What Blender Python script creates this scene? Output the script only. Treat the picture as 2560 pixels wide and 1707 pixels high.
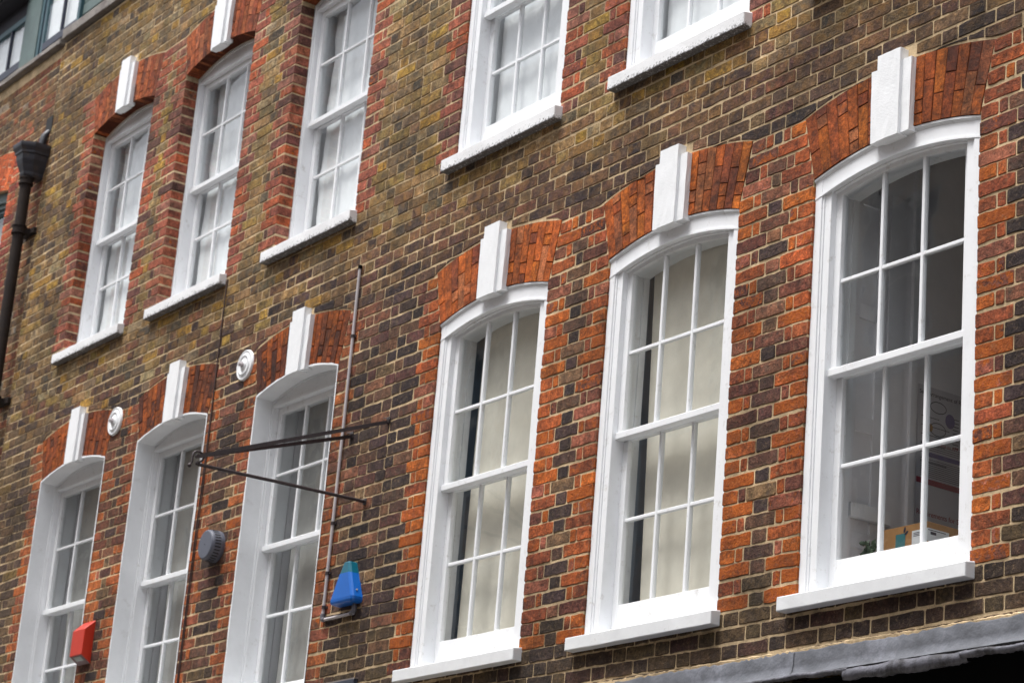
import bpy, bmesh, math, random
from mathutils import Vector, Matrix
for o in list(bpy.data.objects): bpy.data.objects.remove(o)
SC = bpy.context.scene
COL = SC.collection
rad = math.radians

# ------------------------------------------------------------------ camera
CAMP = Vector((0.0, -7.116, 1.6))
YAW, PITCH, ROLL, FPX = -0.98527582, 0.31560879, 0.0844323, 6044.0
_fw = Vector((math.sin(YAW)*math.cos(PITCH), math.cos(YAW)*math.cos(PITCH), math.sin(PITCH)))
_rt = Vector((math.cos(YAW), -math.sin(YAW), 0)); _up = _rt.cross(_fw)
CR = _rt*math.cos(ROLL)+_up*math.sin(ROLL); CU = -_rt*math.sin(ROLL)+_up*math.cos(ROLL); CF = _fw
cd = bpy.data.cameras.new('camera'); cam = bpy.data.objects.new('camera', cd); COL.objects.link(cam)
m = Matrix(((CR.x, CU.x, -CF.x, CAMP.x), (CR.y, CU.y, -CF.y, CAMP.y), (CR.z, CU.z, -CF.z, CAMP.z), (0, 0, 0, 1)))
cam.matrix_world = m
cd.sensor_width = 36.0; cd.lens = FPX/2560*36.0; cd.clip_start = 0.05; cd.clip_end = 2000
cd.dof.use_dof = True; cd.dof.focus_distance = 11.2; cd.dof.aperture_fstop = 5.0
SC.camera = cam
def pix(p):
    v = Vector(p)-CAMP; w = v.dot(CF)
    return (1280+FPX*v.dot(CR)/w, 853.5-FPX*v.dot(CU)/w)

# ------------------------------------------------------------------ sky, sun, exposure
SUN_EL, SUN_AZ = rad(71), rad(190)      # high overcast light from across the street
W = bpy.data.worlds.new('World'); SC.world = W; W.use_nodes = True
nt = W.node_tree; nt.nodes.clear()
sky = nt.nodes.new('ShaderNodeTexSky'); sky.sky_type = 'NISHITA'; sky.sun_disc = False
sky.sun_elevation = SUN_EL; sky.sun_rotation = SUN_AZ; sky.dust_density = 4.0; sky.air_density = 1.0
hs = nt.nodes.new('ShaderNodeHueSaturation'); hs.inputs['Saturation'].default_value = 0.3
bg = nt.nodes.new('ShaderNodeBackground'); bg.inputs['Strength'].default_value = 0.096
wo = nt.nodes.new('ShaderNodeOutputWorld')
nt.links.new(sky.outputs[0], hs.inputs['Color']); nt.links.new(hs.outputs[0], bg.inputs['Color']); nt.links.new(bg.outputs[0], wo.inputs['Surface'])
sl = bpy.data.lights.new('sun', 'SUN'); sl.energy = 1.5; sl.angle = rad(20); sl.color = (1.0, 0.985, 0.965)
so = bpy.data.objects.new('sun', sl); COL.objects.link(so)
sd = Vector((math.sin(SUN_AZ)*math.cos(SUN_EL), math.cos(SUN_AZ)*math.cos(SUN_EL), math.sin(SUN_EL)))
so.rotation_euler = sd.to_track_quat('Z', 'Y').to_euler(); so.location = (-8, -8, 20)
SC.view_settings.view_transform = 'Standard'; SC.view_settings.look = 'None'
SC.view_settings.gamma = 1.0; SC.view_settings.use_curve_mapping = False
SC.view_settings.exposure = 1.59
SC.render.engine = 'CYCLES'
SC.cycles.max_bounces = 10; SC.cycles.transparent_max_bounces = 16

# ------------------------------------------------------------------ helpers
def lin(r, g, b):
    f = lambda c: (c/255/12.92) if c/255 <= 0.04045 else ((c/255+0.055)/1.055)**2.4
    return (f(r), f(g), f(b))
WL = {}
def tag(o, label=None, cat=None, group=None, kind=None):
    if label: o['label'] = label
    if cat: o['category'] = cat
    if group: o['group'] = group
    if kind: o['kind'] = kind
    return o
def empty(name, loc, label, cat, group=None):
    o = bpy.data.objects.new(name, None); COL.objects.link(o); o.location = loc; o.empty_display_size = 0.1
    WL[o] = Vector(loc); return tag(o, label, cat, group)
def mk(name, verts, faces, mat, parent=None, smooth=False, cols=None, origin=None):
    if origin is None:
        xs = [v[0] for v in verts]; ys = [v[1] for v in verts]; zs = [v[2] for v in verts]
        origin = Vector(((min(xs)+max(xs))/2, (min(ys)+max(ys))/2, min(zs)))
    else: origin = Vector(origin)
    me = bpy.data.meshes.new(name)
    me.from_pydata([tuple(Vector(v)-origin) for v in verts], [], faces)
    me.materials.append(mat)
    if smooth: me.polygons.foreach_set('use_smooth', [len(q) <= 4 for q in faces])
    if cols is not None:
        a = me.attributes.new('col', 'FLOAT_COLOR', 'FACE')
        a.data.foreach_set('color', [c for q in cols for c in q])
    me.update()
    o = bpy.data.objects.new(name, me); COL.objects.link(o)
    if parent is not None:
        o.parent = parent; o.location = origin-WL[parent]
    else: o.location = origin
    WL[o] = origin
    return o
class MB:
    """collects simple solids; build() links them as one mesh object"""
    def __init__(s): s.v = []; s.f = []
    def add(s, v, f):
        n = len(s.v); s.v += [tuple(p) for p in v]; s.f += [tuple(i+n for i in q) for q in f]; return s
    def box(s, x0, x1, y0, y1, z0, z1, bev=0.0):
        if bev <= 0:
            v = [(x0,y0,z0),(x1,y0,z0),(x1,y1,z0),(x0,y1,z0),(x0,y0,z1),(x1,y0,z1),(x1,y1,z1),(x0,y1,z1)]
            return s.add(v, [(0,3,2,1),(4,5,6,7),(0,1,5,4),(1,2,6,5),(2,3,7,6),(3,0,4,7)])
        bm = bmesh.new(); bmesh.ops.create_cube(bm, size=1.0)
        for q in bm.verts: q.co = Vector(((x0+x1)/2+q.co.x*(x1-x0), (y0+y1)/2+q.co.y*(y1-y0), (z0+z1)/2+q.co.z*(z1-z0)))
        bmesh.ops.bevel(bm, geom=bm.edges[:], offset=bev, segments=1, affect='EDGES', profile=0.5)
        bm.verts.index_update()
        s.add([q.co[:] for q in bm.verts], [[q.index for q in f.verts] for f in bm.faces]); bm.free(); return s
    def prism(s, poly, y0, y1):
        """poly CCW in x,z ; front at y0"""
        n = len(poly); v = [(x, y0, z) for x, z in poly]+[(x, y1, z) for x, z in poly]
        f = [tuple(range(n)), tuple(range(2*n-1, n-1, -1))]
        for i in range(n):
            j = (i+1) % n; f.append((i, i+n, j+n, j))
        return s.add(v, f)
    def strip(s, xs, lo, hi, y0, y1):
        """band between two curves z=lo(x), z=hi(x), quads, front y0 back y1"""
        n = len(xs)
        v = [(x, y0, lo(x)) for x in xs]+[(x, y0, hi(x)) for x in xs]+[(x, y1, lo(x)) for x in xs]+[(x, y1, hi(x)) for x in xs]
        f = []
        for i in range(n-1):
            a, b = i, i+1
            f += [(a, b, b+n, a+n), (a+n, b+n, b+3*n, a+3*n), (b, a, a+2*n, b+2*n), (b+2*n, a+2*n, a+3*n, b+3*n)]
        f += [(0, n, 3*n, 2*n), (n-1, 3*n-1, 4*n-1, 2*n-1)]
        return s.add(v, f)
    def tube(s, pts, r, seg=10, cap=True):
        pts = [Vector(p) for p in pts]
        d0 = (pts[1]-pts[0]).normalized()*.0012; d1 = (pts[-2]-pts[-1]).normalized()*.0012
        pts = [pts[0], pts[0]+d0]+pts[1:-1]+[pts[-1]+d1, pts[-1]]
        if isinstance(r, (list, tuple)): r = [r[0]]+list(r)+[r[-1]]
        n = len(pts); v = []; f = []
        t0 = (pts[1]-pts[0]).normalized(); ref = Vector((0, 0, 1)) if abs(t0.z) < 0.9 else Vector((1, 0, 0))
        u = t0.cross(ref).normalized()
        for i, p in enumerate(pts):
            t = (pts[min(i+1, n-1)]-pts[max(i-1, 0)]).normalized()
            u = (u-t*u.dot(t)).normalized(); w = t.cross(u)
            rr = r[i] if isinstance(r, (list, tuple)) else r
            for k in range(seg):
                a = 2*math.pi*k/seg; v.append(p+u*math.cos(a)*rr+w*math.sin(a)*rr)
        for i in range(n-1):
            for k in range(seg):
                k2 = (k+1) % seg; f.append((i*seg+k, i*seg+k2, (i+1)*seg+k2, (i+1)*seg+k))
        if cap: f += [tuple(range(seg-1, -1, -1)), tuple(range((n-1)*seg, n*seg))]
        return s.add(v, f)
    def lathe(s, prof, c, seg=40):
        """prof list of (r, y); axis along Y through c"""
        n = len(prof); v = []; f = []
        for r, y in prof:
            for k in range(seg):
                a = 2*math.pi*k/seg; v.append((c[0]+r*math.cos(a), c[1]+y, c[2]+r*math.sin(a)))
        for i in range(n-1):
            for k in range(seg):
                k2 = (k+1) % seg; f.append((i*seg+k, (i+1)*seg+k, (i+1)*seg+k2, i*seg+k2))
        f.append(tuple(range(seg)))
        return s.add(v, f)
    def ball(s, c, r, seg=12, rings=8):
        v = [(c[0], c[1], c[2]-r)]; f = []
        for i in range(1, rings):
            a = -math.pi/2+math.pi*i/rings
            for k in range(seg):
                b = 2*math.pi*k/seg; v.append((c[0]+r*math.cos(a)*math.cos(b), c[1]+r*math.cos(a)*math.sin(b), c[2]+r*math.sin(a)))
        v.append((c[0], c[1], c[2]+r)); L = len(v)-1
        for k in range(seg):
            k2 = (k+1) % seg; f.append((0, 1+k2, 1+k)); f.append((L, L-seg+k, L-seg+k2))
            for i in range(rings-2): f.append((1+i*seg+k, 1+i*seg+k2, 1+(i+1)*seg+k2, 1+(i+1)*seg+k))
        return s.add(v, f)
    def build(s, name, mat, parent=None, smooth=False, origin=None):
        return mk(name, s.v, s.f, mat, parent, smooth, origin=origin)

# ------------------------------------------------------------------ materials
def newmat(name):
    mt = bpy.data.materials.new(name); mt.use_nodes = True; t = mt.node_tree; t.nodes.clear()
    out = t.nodes.new('ShaderNodeOutputMaterial'); b = t.nodes.new('ShaderNodeBsdfPrincipled')
    t.links.new(b.outputs[0], out.inputs['Surface']); return mt, t, b
def N(t, typ, **kw):
    n = t.nodes.new(typ)
    for k, v in kw.items():
        if k in n.inputs: n.inputs[k].default_value = v
        else: setattr(n, k, v)
    return n
def noise(t, co, scale, detail=4, rough=0.6):
    n = N(t, 'ShaderNodeTexNoise', Scale=scale, Detail=detail, Roughness=rough); t.links.new(co, n.inputs['Vector']); return n.outputs['Fac']
def ramp(t, fac, stops):
    n = t.nodes.new('ShaderNodeValToRGB'); e = n.color_ramp.elements
    while len(e) < len(stops): e.new(0.5)
    for q, (p, c) in zip(e, stops):
        q.position = p; q.color = (c, c, c, 1) if not isinstance(c, tuple) else (*c, 1)
    t.links.new(fac, n.inputs[0]); return n.outputs[0]
def mix(t, a, b, fac, mode='MIX'):
    n = t.nodes.new('ShaderNodeMix'); n.data_type = 'RGBA'; n.blend_type = mode
    for sock, val in ((n.inputs[6], a), (n.inputs[7], b), (n.inputs[0], fac)):
        if isinstance(val, (int, float)): sock.default_value = val
        elif isinstance(val, tuple): sock.default_value = (*val, 1)
        else: t.links.new(val, sock)
    return n.outputs[2]
def bump(t, b, h, strength, dist):
    n = N(t, 'ShaderNodeBump', Strength=strength, Distance=dist); t.links.new(h, n.inputs['Height']); t.links.new(n.outputs[0], b.inputs['Normal'])
def wpos(t): return t.nodes.new('ShaderNodeNewGeometry').outputs['Position']
def add(t, a, b, k=1.0):
    n = t.nodes.new('ShaderNodeMath'); n.operation = 'MULTIPLY_ADD'; t.links.new(b, n.inputs[0]); n.inputs[1].default_value = k; t.links.new(a, n.inputs[2]); return n.outputs[0]

def N_map(t, v, a, b):
    n = t.nodes.new('ShaderNodeMapRange'); n.inputs['From Min'].default_value = a; n.inputs['From Max'].default_value = b; t.links.new(v, n.inputs['Value']); return n.outputs[0]
def mul(t, a, b):
    n = t.nodes.new('ShaderNodeMath'); n.operation = 'MULTIPLY'; t.links.new(a, n.inputs[0]); t.links.new(b, n.inputs[1]); return n.outputs[0]
def soot_field(t):
    w_ = wpos(t); a = ramp(t, noise(t, w_, 1.3, 6, .68), [(0.34, .55), (0.50, .95), (0.62, 1.18)]); b = ramp(t, noise(t, w_, 5.5, 5, .7), [(0.36, .72), (0.52, 1.0), (0.64, 1.14)])
    return mix(t, a, b, 1.0, 'MULTIPLY')
def brick_mat(name, red=False, arch=False):
    mt, t, b = newmat(name); p = wpos(t)
    at = t.nodes.new('ShaderNodeAttribute'); at.attribute_name = 'col'
    vm = t.nodes.new('ShaderNodeVectorMath'); vm.operation = 'MULTIPLY_ADD'; t.links.new(at.outputs['Alpha'], vm.inputs[0]); vm.inputs[1].default_value = (61, 17, 43)
    t.links.new(p, vm.inputs[2]); p = vm.outputs[0]
    big = noise(t, p, 22, 5, 0.65); med = noise(t, p, 70, 5, 0.7); fine = noise(t, p, 260, 3, 0.7)
    c = mix(t, at.outputs['Color'], ramp(t, big, [(0.36, 0.5), (0.5, 1.0), (0.64, 1.5)]), 0.85, 'MULTIPLY')
    c = mix(t, c, ramp(t, med, [(0.36, 0.5), (0.5, 1.0), (0.64, 1.5)]), 0.8, 'MULTIPLY')
    c = mix(t, c, ramp(t, fine, [(0.36, 0.65), (0.62, 1.25)]), 0.6, 'MULTIPLY')
    if red:   # weathered skin that has come away and shows the orange body, by the spall amount of each brick
        sp = N(t, 'ShaderNodeMath', operation='ADD'); t.links.new(noise(t, p, 28, 5, 0.7), sp.inputs[0]); t.links.new(at.outputs['Alpha'], sp.inputs[1])
        msk = ramp(t, sp.outputs[0], [(0.0, 0.0), (0.94, 0.0), (1.0, 1.0)])
        body = mix(t, lin(182, 96, 28), lin(140, 66, 24), ramp(t, med, [(0.35, 0.0), (0.65, 1.0)]))
        c = mix(t, c, body, msk)
    else:     # stock brick: pale burnt spots and dark pock marks
        up = t.nodes.new('ShaderNodeSeparateXYZ'); t.links.new(wpos(t), up.inputs[0])
        hi = ramp(t, N_map(t, up.outputs['Z'], 6.3, 6.9), [(0.0, 0.04), (1.0, 0.6)])
        c = mix(t, c, lin(146, 106, 50), mul(t, ramp(t, noise(t, p, 13, 4, 0.6), [(0.0, 0.0), (0.46, 0.0), (0.62, 1.0)]), hi))
        c = mix(t, c, lin(78, 66, 58), ramp(t, noise(t, p, 17, 5, 0.65), [(0.0, 0.0), (0.52, 0.0), (0.64, 0.6)]))
        c = mix(t, c, lin(152, 124, 92), ramp(t, noise(t, p, 46, 5, 0.75), [(0.0, 0.0), (0.57, 0.0), (0.68, 0.45)]))
        c = mix(t, c, lin(30, 26, 24), ramp(t, noise(t, p, 95, 4, 0.8), [(0.0, 0.0), (0.59, 0.0), (0.65, 0.85)]))
    # broad soot patches, then finer soot and mortar haze
    c = mix(t, c, soot_field(t), 1.0, 'MULTIPLY')
    c = mix(t, c, lin(40, 30, 27), ramp(t, noise(t, p, 9, 6, 0.7), [(0.0, 0.0), (0.50, 0.0), (0.68, 0.5 if not arch else 0.6)]))
    if not arch:
        c = mix(t, c, lin(140, 118, 90), ramp(t, noise(t, p, 33, 6, 0.75), [(0.0, 0.0), (0.56, 0.0), (0.70, 0.45)]))
    t.links.new(c, b.inputs['Base Color']); b.inputs['Roughness'].default_value = 0.88
    b.inputs['Specular IOR Level'].default_value = 0.25
    h = add(t, add(t, big, med, 0.7), fine, 0.35)
    bump(t, b, h, 1.0, 0.010 if not arch else 0.005); return mt
M_BRICK = brick_mat('stock_brick'); M_QUOIN = brick_mat('red_quoin_brick', red=True); M_ARCH = brick_mat('rubbed_arch_brick', red=True, arch=True)

def plain(name, rgb, rough=0.5, var=0.12, scale=8, bstr=0.15, bdist=0.002, bscale=120, metal=0.0, dirt=None, spec=0.5, dirt_at=0.6):
    mt, t, b = newmat(name); p = wpos(t)
    c = mix(t, rgb, ramp(t, noise(t, p, scale, 5, 0.65), [(0.3, 1.0-var), (0.7, 1.0+var)]), 1.0, 'MULTIPLY')
    if dirt: c = mix(t, c, dirt[0], ramp(t, noise(t, p, dirt[1], 6, 0.75), [(0.0, 0.0), (dirt_at, 0.0), (dirt_at+0.15, dirt[2])]))
    t.links.new(c, b.inputs['Base Color']); b.inputs['Roughness'].default_value = rough; b.inputs['Metallic'].default_value = metal
    b.inputs['Specular IOR Level'].default_value = spec
    if bstr: bump(t, b, noise(t, p, bscale, 4, 0.65), bstr, bdist)
    return mt
M_MORTAR0 = plain('lime_mortar', lin(198, 174, 138), 0.95, 0.3, 18, 0.8, 0.004, 160, dirt=(lin(100, 84, 64), 8, 0.75), spec=0.1, dirt_at=0.52)
def mortar_mat():
    mt, t, b = newmat('weathered_lime_mortar'); p = wpos(t)
    c = mix(t, lin(204, 180, 144), ramp(t, noise(t, p, 20, 5, .65), [(.34, .68), (.5, 1.0), (.64, 1.22)]), 1.0, 'MULTIPLY')
    c = mix(t, c, lin(92, 76, 58), ramp(t, noise(t, p, 10, 6, .75), [(0.0, 0.0), (.50, 0.0), (.64, .65)]))
    c = mix(t, c, soot_field(t), 1.0, 'MULTIPLY')
    t.links.new(c, b.inputs['Base Color']); b.inputs['Roughness'].default_value = .95; b.inputs['Specular IOR Level'].default_value = .1
    bump(t, b, noise(t, p, 150, 4, .65), .9, .004); return mt
M_MORTAR = mortar_mat()
M_ARCHM = plain('dark_joint', lin(78, 42, 30), 0.95, 0.3, 20, 0.3, 0.002, 200, spec=0.1)
M_WHITE = plain('white_gloss_paint', (0.775, 0.79, 0.81), 0.42, 0.035, 5, 0.25, 0.0015, 60, dirt=(lin(150, 143, 130), 16, 0.45), spec=0.35, dirt_at=0.58)
M_REVEAL = plain('white_masonry_paint', (0.775, 0.79, 0.81), 0.6, 0.05, 6, 0.6, 0.003, 45, dirt=(lin(160, 156, 148), 9, 0.35), spec=0.25)
M_STONE = plain('white_painted_stone', (0.78, 0.795, 0.81), 0.55, 0.04, 9, 0.5, 0.003, 110, dirt=(lin(120, 114, 104), 26, 0.5), spec=0.25, dirt_at=0.64)
M_SILL0 = plain('white_sill_paint', (0.76, 0.765, 0.775), 0.55, 0.05, 7, 0.5, 0.003, 60, dirt=(lin(78, 70, 66), 30, 0.75), spec=0.25, dirt_at=0.63)
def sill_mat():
    mt, t, b = newmat('sill_paint_dark_below'); p = wpos(t)
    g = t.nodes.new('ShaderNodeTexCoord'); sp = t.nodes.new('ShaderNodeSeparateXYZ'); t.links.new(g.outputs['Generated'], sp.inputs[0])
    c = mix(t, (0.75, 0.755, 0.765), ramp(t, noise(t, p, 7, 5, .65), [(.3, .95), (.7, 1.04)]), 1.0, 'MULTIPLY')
    low = ramp(t, sp.outputs['Z'], [(0.0, 0.30), (0.10, 0.16), (0.45, 0.02), (1.0, 0.0)])  # speckled grime along the lower edge; tone darkens towards the bottom and underside
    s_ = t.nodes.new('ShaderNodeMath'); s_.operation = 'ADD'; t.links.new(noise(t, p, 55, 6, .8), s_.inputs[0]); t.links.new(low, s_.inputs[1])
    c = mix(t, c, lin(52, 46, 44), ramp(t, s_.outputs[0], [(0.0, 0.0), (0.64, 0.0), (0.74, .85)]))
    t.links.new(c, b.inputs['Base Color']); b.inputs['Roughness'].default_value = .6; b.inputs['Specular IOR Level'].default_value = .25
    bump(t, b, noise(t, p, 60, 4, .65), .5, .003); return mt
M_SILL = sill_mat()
M_SILLW = plain('smooth_sill_paint', (0.70, 0.715, 0.73), 0.5, 0.06, 11, 0.2, 0.002, 40, dirt=(lin(150, 144, 136), 22, 0.4), spec=0.3, dirt_at=0.58)
M_IRON = plain('wrought_iron', lin(44, 34, 36), 0.55, 0.3, 30, 0.4, 0.002, 150, dirt=(lin(88, 52, 38), 20, 0.5))
M_CASTIRON = plain('cast_iron_black', lin(40, 40, 48), 0.5, 0.25, 14, 0.3, 0.002, 90, dirt=(lin(86, 68, 54), 9, 0.6), dirt_at=0.55)
M_RUSTPIPE = plain('brown_cast_iron_pipe', lin(42, 34, 30), 0.75, 0.3, 7, 0.3, 0.002, 90, dirt=(lin(32, 28, 30), 5, 0.8), dirt_at=0.48, spec=0.2)
M_COND = plain('galvanised_conduit', lin(176, 170, 172), 0.45, 0.1, 20, 0.1, 0.001, 150, dirt=(lin(140, 132, 134), 6, 0.4))
M_CONDJ = plain('dark_conduit_fitting', lin(98, 96, 104), 0.45, 0.15, 30, 0.1)
M_BLUE = plain('blue_plastic', lin(4, 92, 178), 0.38, 0.05, 12, 0.04, 0.001, 100)
M_TEAL = plain('teal_plastic', lin(2, 92, 112), 0.35, 0.06, 12, 0.04, 0.001, 100)
M_RED = plain('red_plastic', lin(186, 44, 18), 0.45, 0.05, 9, 0.05, 0.001, 100)
M_DARKRED = plain('dark_red_plastic', lin(84, 22, 18), 0.5, 0.1, 9, 0.05)
M_LENS = plain('grey_lens', lin(92, 92, 76), 0.3, 0.1, 20, 0.05)
M_GREY = plain('grey_plastic', lin(86, 90, 102), 0.5, 0.06, 14, 0.1, 0.001, 120)
M_SLOT = plain('black_slot', lin(14, 14, 16), 0.8, 0.1, 10, 0)
M_LEAD = plain('lead_sheet', lin(92, 94, 100), 0.5, 0.28, 9, 0.55, 0.015, 7, metal=0.2, dirt=(lin(132, 134, 144), 5, 0.6), dirt_at=0.52)
M_LEADRIM = plain('weathered_lead_edge', lin(88, 88, 96), 0.55, 0.35, 10, 0.8, 0.008, 22, metal=0.2, dirt=(lin(30, 27, 29), 9, 0.85), dirt_at=0.46)
M_BLACK = plain('black_paint', lin(7, 7, 8), 0.8, 0.2, 9, 0.1, spec=0.1)
M_PANEL = plain('dark_slate_panel', lin(54, 60, 72), 0.45, 0.1, 14, 0.1)
M_PANELE = plain('panel_edge', lin(128, 118, 112), 0.6, 0.1, 14, 0.1)
M_COPING = plain('weathered_coping', lin(128, 122, 116), 0.85, 0.28, 14, 0.8, 0.008, 40, dirt=(lin(72, 58, 58), 7, 0.7), dirt_at=0.5)
M_TEALW = plain('dark_teal_paint', lin(44, 76, 84), 0.45, 0.12, 10, 0.1)
M_TEALP = plain('grey_green_board', lin(84, 100, 98), 0.6, 0.14, 9, 0.3, 0.003, 40)
M_NAVY = plain('dark_navy_trim', lin(34, 38, 56), 0.5, 0.15, 10, 0.1)
M_EAVE = plain('dark_eave', lin(30, 30, 40), 0.7, 0.2, 8, 0.1)
M_SHUT = plain('white_interior_joinery', (0.76, 0.75, 0.77), 0.55, 0.05, 6, 0.05)
M_INT = plain('interior_plaster', (0.36, 0.35, 0.34), 0.8, 0.06, 3, 0.05)
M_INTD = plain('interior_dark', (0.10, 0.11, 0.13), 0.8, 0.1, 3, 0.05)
M_DKBLUE = plain('dark_blue_joinery', (0.22, 0.31, 0.42), 0.5, 0.1, 3, 0.05)
M_CABLE = plain('brown_cable', lin(58, 38, 34), 0.6, 0.2, 20, 0.05)
M_CARD = plain('cardboard', lin(168, 122, 72), 0.8, 0.08, 16, 0.1, 0.001, 80)
M_LABEL = plain('paper_label', (0.72, 0.73, 0.74), 0.6, 0.03, 10, 0)
M_INK = plain('dark_ink', lin(46, 40, 56), 0.7, 0.1, 10, 0)
M_REDINK = plain('red_ink', lin(138, 24, 48), 0.7, 0.1, 10, 0)
M_VIOINK = plain('violet_ink', lin(96, 88, 136), 0.7, 0.1, 10, 0)
M_ORAINK = plain('ochre_ink', lin(176, 128, 66), 0.7, 0.1, 10, 0)
M_POSTER = plain('poster_paper', (0.55, 0.54, 0.58), 0.5, 0.05, 6, 0)
M_TEALPRINT = plain('teal_print', lin(52, 112, 116), 0.7, 0.1, 20, 0)
M_LEAF = plain('dark_green_leaf', lin(46, 62, 38), 0.45, 0.3, 40, 0.1)
M_POT = plain('terracotta_pot', lin(140, 82, 58), 0.8, 0.15, 20, 0.1)
M_ROAD = plain('asphalt', (0.055, 0.055, 0.057), 0.9, 0.2, 5, 0.4, 0.005, 120)
M_PAVE = plain('york_stone_paving', (0.28, 0.26, 0.23), 0.85, 0.2, 4, 0.3, 0.004, 60)
M_OPP = plain('opposite_brick', lin(206, 188, 170), 0.9, 0.3, 3, 0.4, 0.01, 30, dirt=(lin(70, 58, 50), 1.5, 0.7), dirt_at=0.5)
M_OPPT = plain('opposite_trim', (0.6, 0.6, 0.58), 0.6, 0.1, 5, 0.1)

def cloth(name, rgb, trans=0.35, stripes=0.0):
    mt, t, b = newmat(name); p = wpos(t)
    c = mix(t, rgb, ramp(t, noise(t, p, 7, 4, 0.6), [(0.3, 0.92), (0.7, 1.06)]), 1.0, 'MULTIPLY')
    t.links.new(c, b.inputs['Base Color']); b.inputs['Roughness'].default_value = 0.9; b.inputs['Specular IOR Level'].default_value = 0.1
    tr = t.nodes.new('ShaderNodeBsdfTranslucent'); t.links.new(c, tr.inputs['Color'])
    mx = t.nodes.new('ShaderNodeMixShader'); mx.inputs[0].default_value = trans
    out = [n for n in t.nodes if n.type == 'OUTPUT_MATERIAL'][0]
    t.links.new(b.outputs[0], mx.inputs[1]); t.links.new(tr.outputs[0], mx.inputs[2]); t.links.new(mx.outputs[0], out.inputs['Surface'])
    return mt
M_CREAM = cloth('cream_blind_cloth', lin(232, 226, 212), 0.05)
M_NET = cloth('white_net_cloth', (0.88, 0.89, 0.90), 0.06)
M_GREYNET = cloth('grey_sheer_cloth', lin(172, 170, 166), 0.08)
M_DKCLOTH = cloth('dark_blue_cloth', lin(44, 56, 74), 0.05)

def glass_mat():
    mt = bpy.data.materials.new('old_window_glass'); mt.use_nodes = True; t = mt.node_tree; t.nodes.clear()
    out = t.nodes.new('ShaderNodeOutputMaterial'); mx = t.nodes.new('ShaderNodeMixShader')
    tr = t.nodes.new('ShaderNodeBsdfTransparent'); tr.inputs[0].default_value = (0.93, 0.95, 0.95, 1)
    gl = t.nodes.new('ShaderNodeBsdfGlossy'); gl.inputs['Roughness'].default_value = 0.015
    fr = t.nodes.new('ShaderNodeLayerWeight'); fr.inputs['Blend'].default_value = 0.5      # facing = 1-|cos|, the same from both sides
    pw = t.nodes.new('ShaderNodeMath'); pw.operation = 'POWER'; pw.inputs[1].default_value = 5.0
    ml = t.nodes.new('ShaderNodeMath'); ml.operation = 'MULTIPLY_ADD'; ml.inputs[1].default_value = 0.91; ml.inputs[2].default_value = 0.085; ml.use_clamp = True
    bp = N(t, 'ShaderNodeBump', Strength=0.05, Distance=0.02); t.links.new(noise(t, wpos(t), 5, 2, 0.5), bp.inputs['Height'])
    t.links.new(bp.outputs[0], gl.inputs['Normal'])
    t.links.new(fr.outputs['Facing'], pw.inputs[0]); t.links.new(pw.outputs[0], ml.inputs[0]); t.links.new(ml.outputs[0], mx.inputs[0])
    t.links.new(tr.outputs[0], mx.inputs[1]); t.links.new(gl.outputs[0], mx.inputs[2]); t.links.new(mx.outputs[0], out.inputs['Surface'])
    return mt
M_GLASS = glass_mat()

# ------------------------------------------------------------------ ground and the street behind the camera
o = mk('road', [(-300,-300,-0.12),(300,-300,-0.12),(300,300,-0.12),(-300,300,-0.12)], [(0,1,2,3)], M_ROAD); tag(o, kind='structure')
o = MB().box(-60, 40, -2.2, 3, -0.3, 0.0).build('pavement', M_PAVE); tag(o, kind='structure')

# ------------------------------------------------------------------ window table (x left, x right, sill top, spring, kind, upper?)
RISE = 0.078; ARCH_H = 0.345; SKEW = 0.085
WIN = [dict(n='R3', x0=-8.225, x1=-7.125, z0=4.035, zs=6.065, k='flush'),
       dict(n='R2', x0=-9.860, x1=-8.787, z0=4.035, zs=6.070, k='flush'),
       dict(n='R1', x0=-11.510, x1=-10.415, z0=4.040, zs=6.082, k='flush'),
       dict(n='L3', x0=-13.720, x1=-12.668, z0=4.040, zs=6.082, k='painted'),
       dict(n='L2', x0=-15.470, x1=-14.410, z0=4.040, zs=6.098, k='painted'),
       dict(n='L1', x0=-17.125, x1=-16.000, z0=4.040, zs=6.080, k='painted'),
       dict(n='UR3', x0=-8.225, x1=-7.125, z0=7.155, zs=8.99, k='flush'),
       dict(n='UR2', x0=-9.850, x1=-8.790, z0=7.155, zs=8.99, k='flush'),
       dict(n='UR1', x0=-11.515, x1=-10.440, z0=7.150, zs=8.99, k='flush'),
       dict(n='UL3', x0=-13.735, x1=-12.668, z0=7.125, zs=8.985, k='brick'),
       dict(n='UL2', x0=-15.475, x1=-14.410, z0=7.125, zs=8.985, k='brick'),
       dict(n='UL1', x0=-17.080, x1=-16.010, z0=7.125, zs=8.985, k='brick')]
for w in WIN:
    w['xc'] = (w['x0']+w['x1'])/2; w['hw'] = (w['x1']-w['x0'])/2; w['up'] = w['n'][0] == 'U'
    w['rev'] = {'flush': 0.04, 'painted': 0.118, 'brick': 0.106}[w['k']]
def intr(w): return lambda x: w['zs']+RISE*(1-((x-w['xc'])/w['hw'])**2)
def extr(w):
    h = w['hw']+SKEW
    return lambda x: w['zs']+ARCH_H+0.085*(1-((x-w['xc'])/h)**2)

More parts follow.
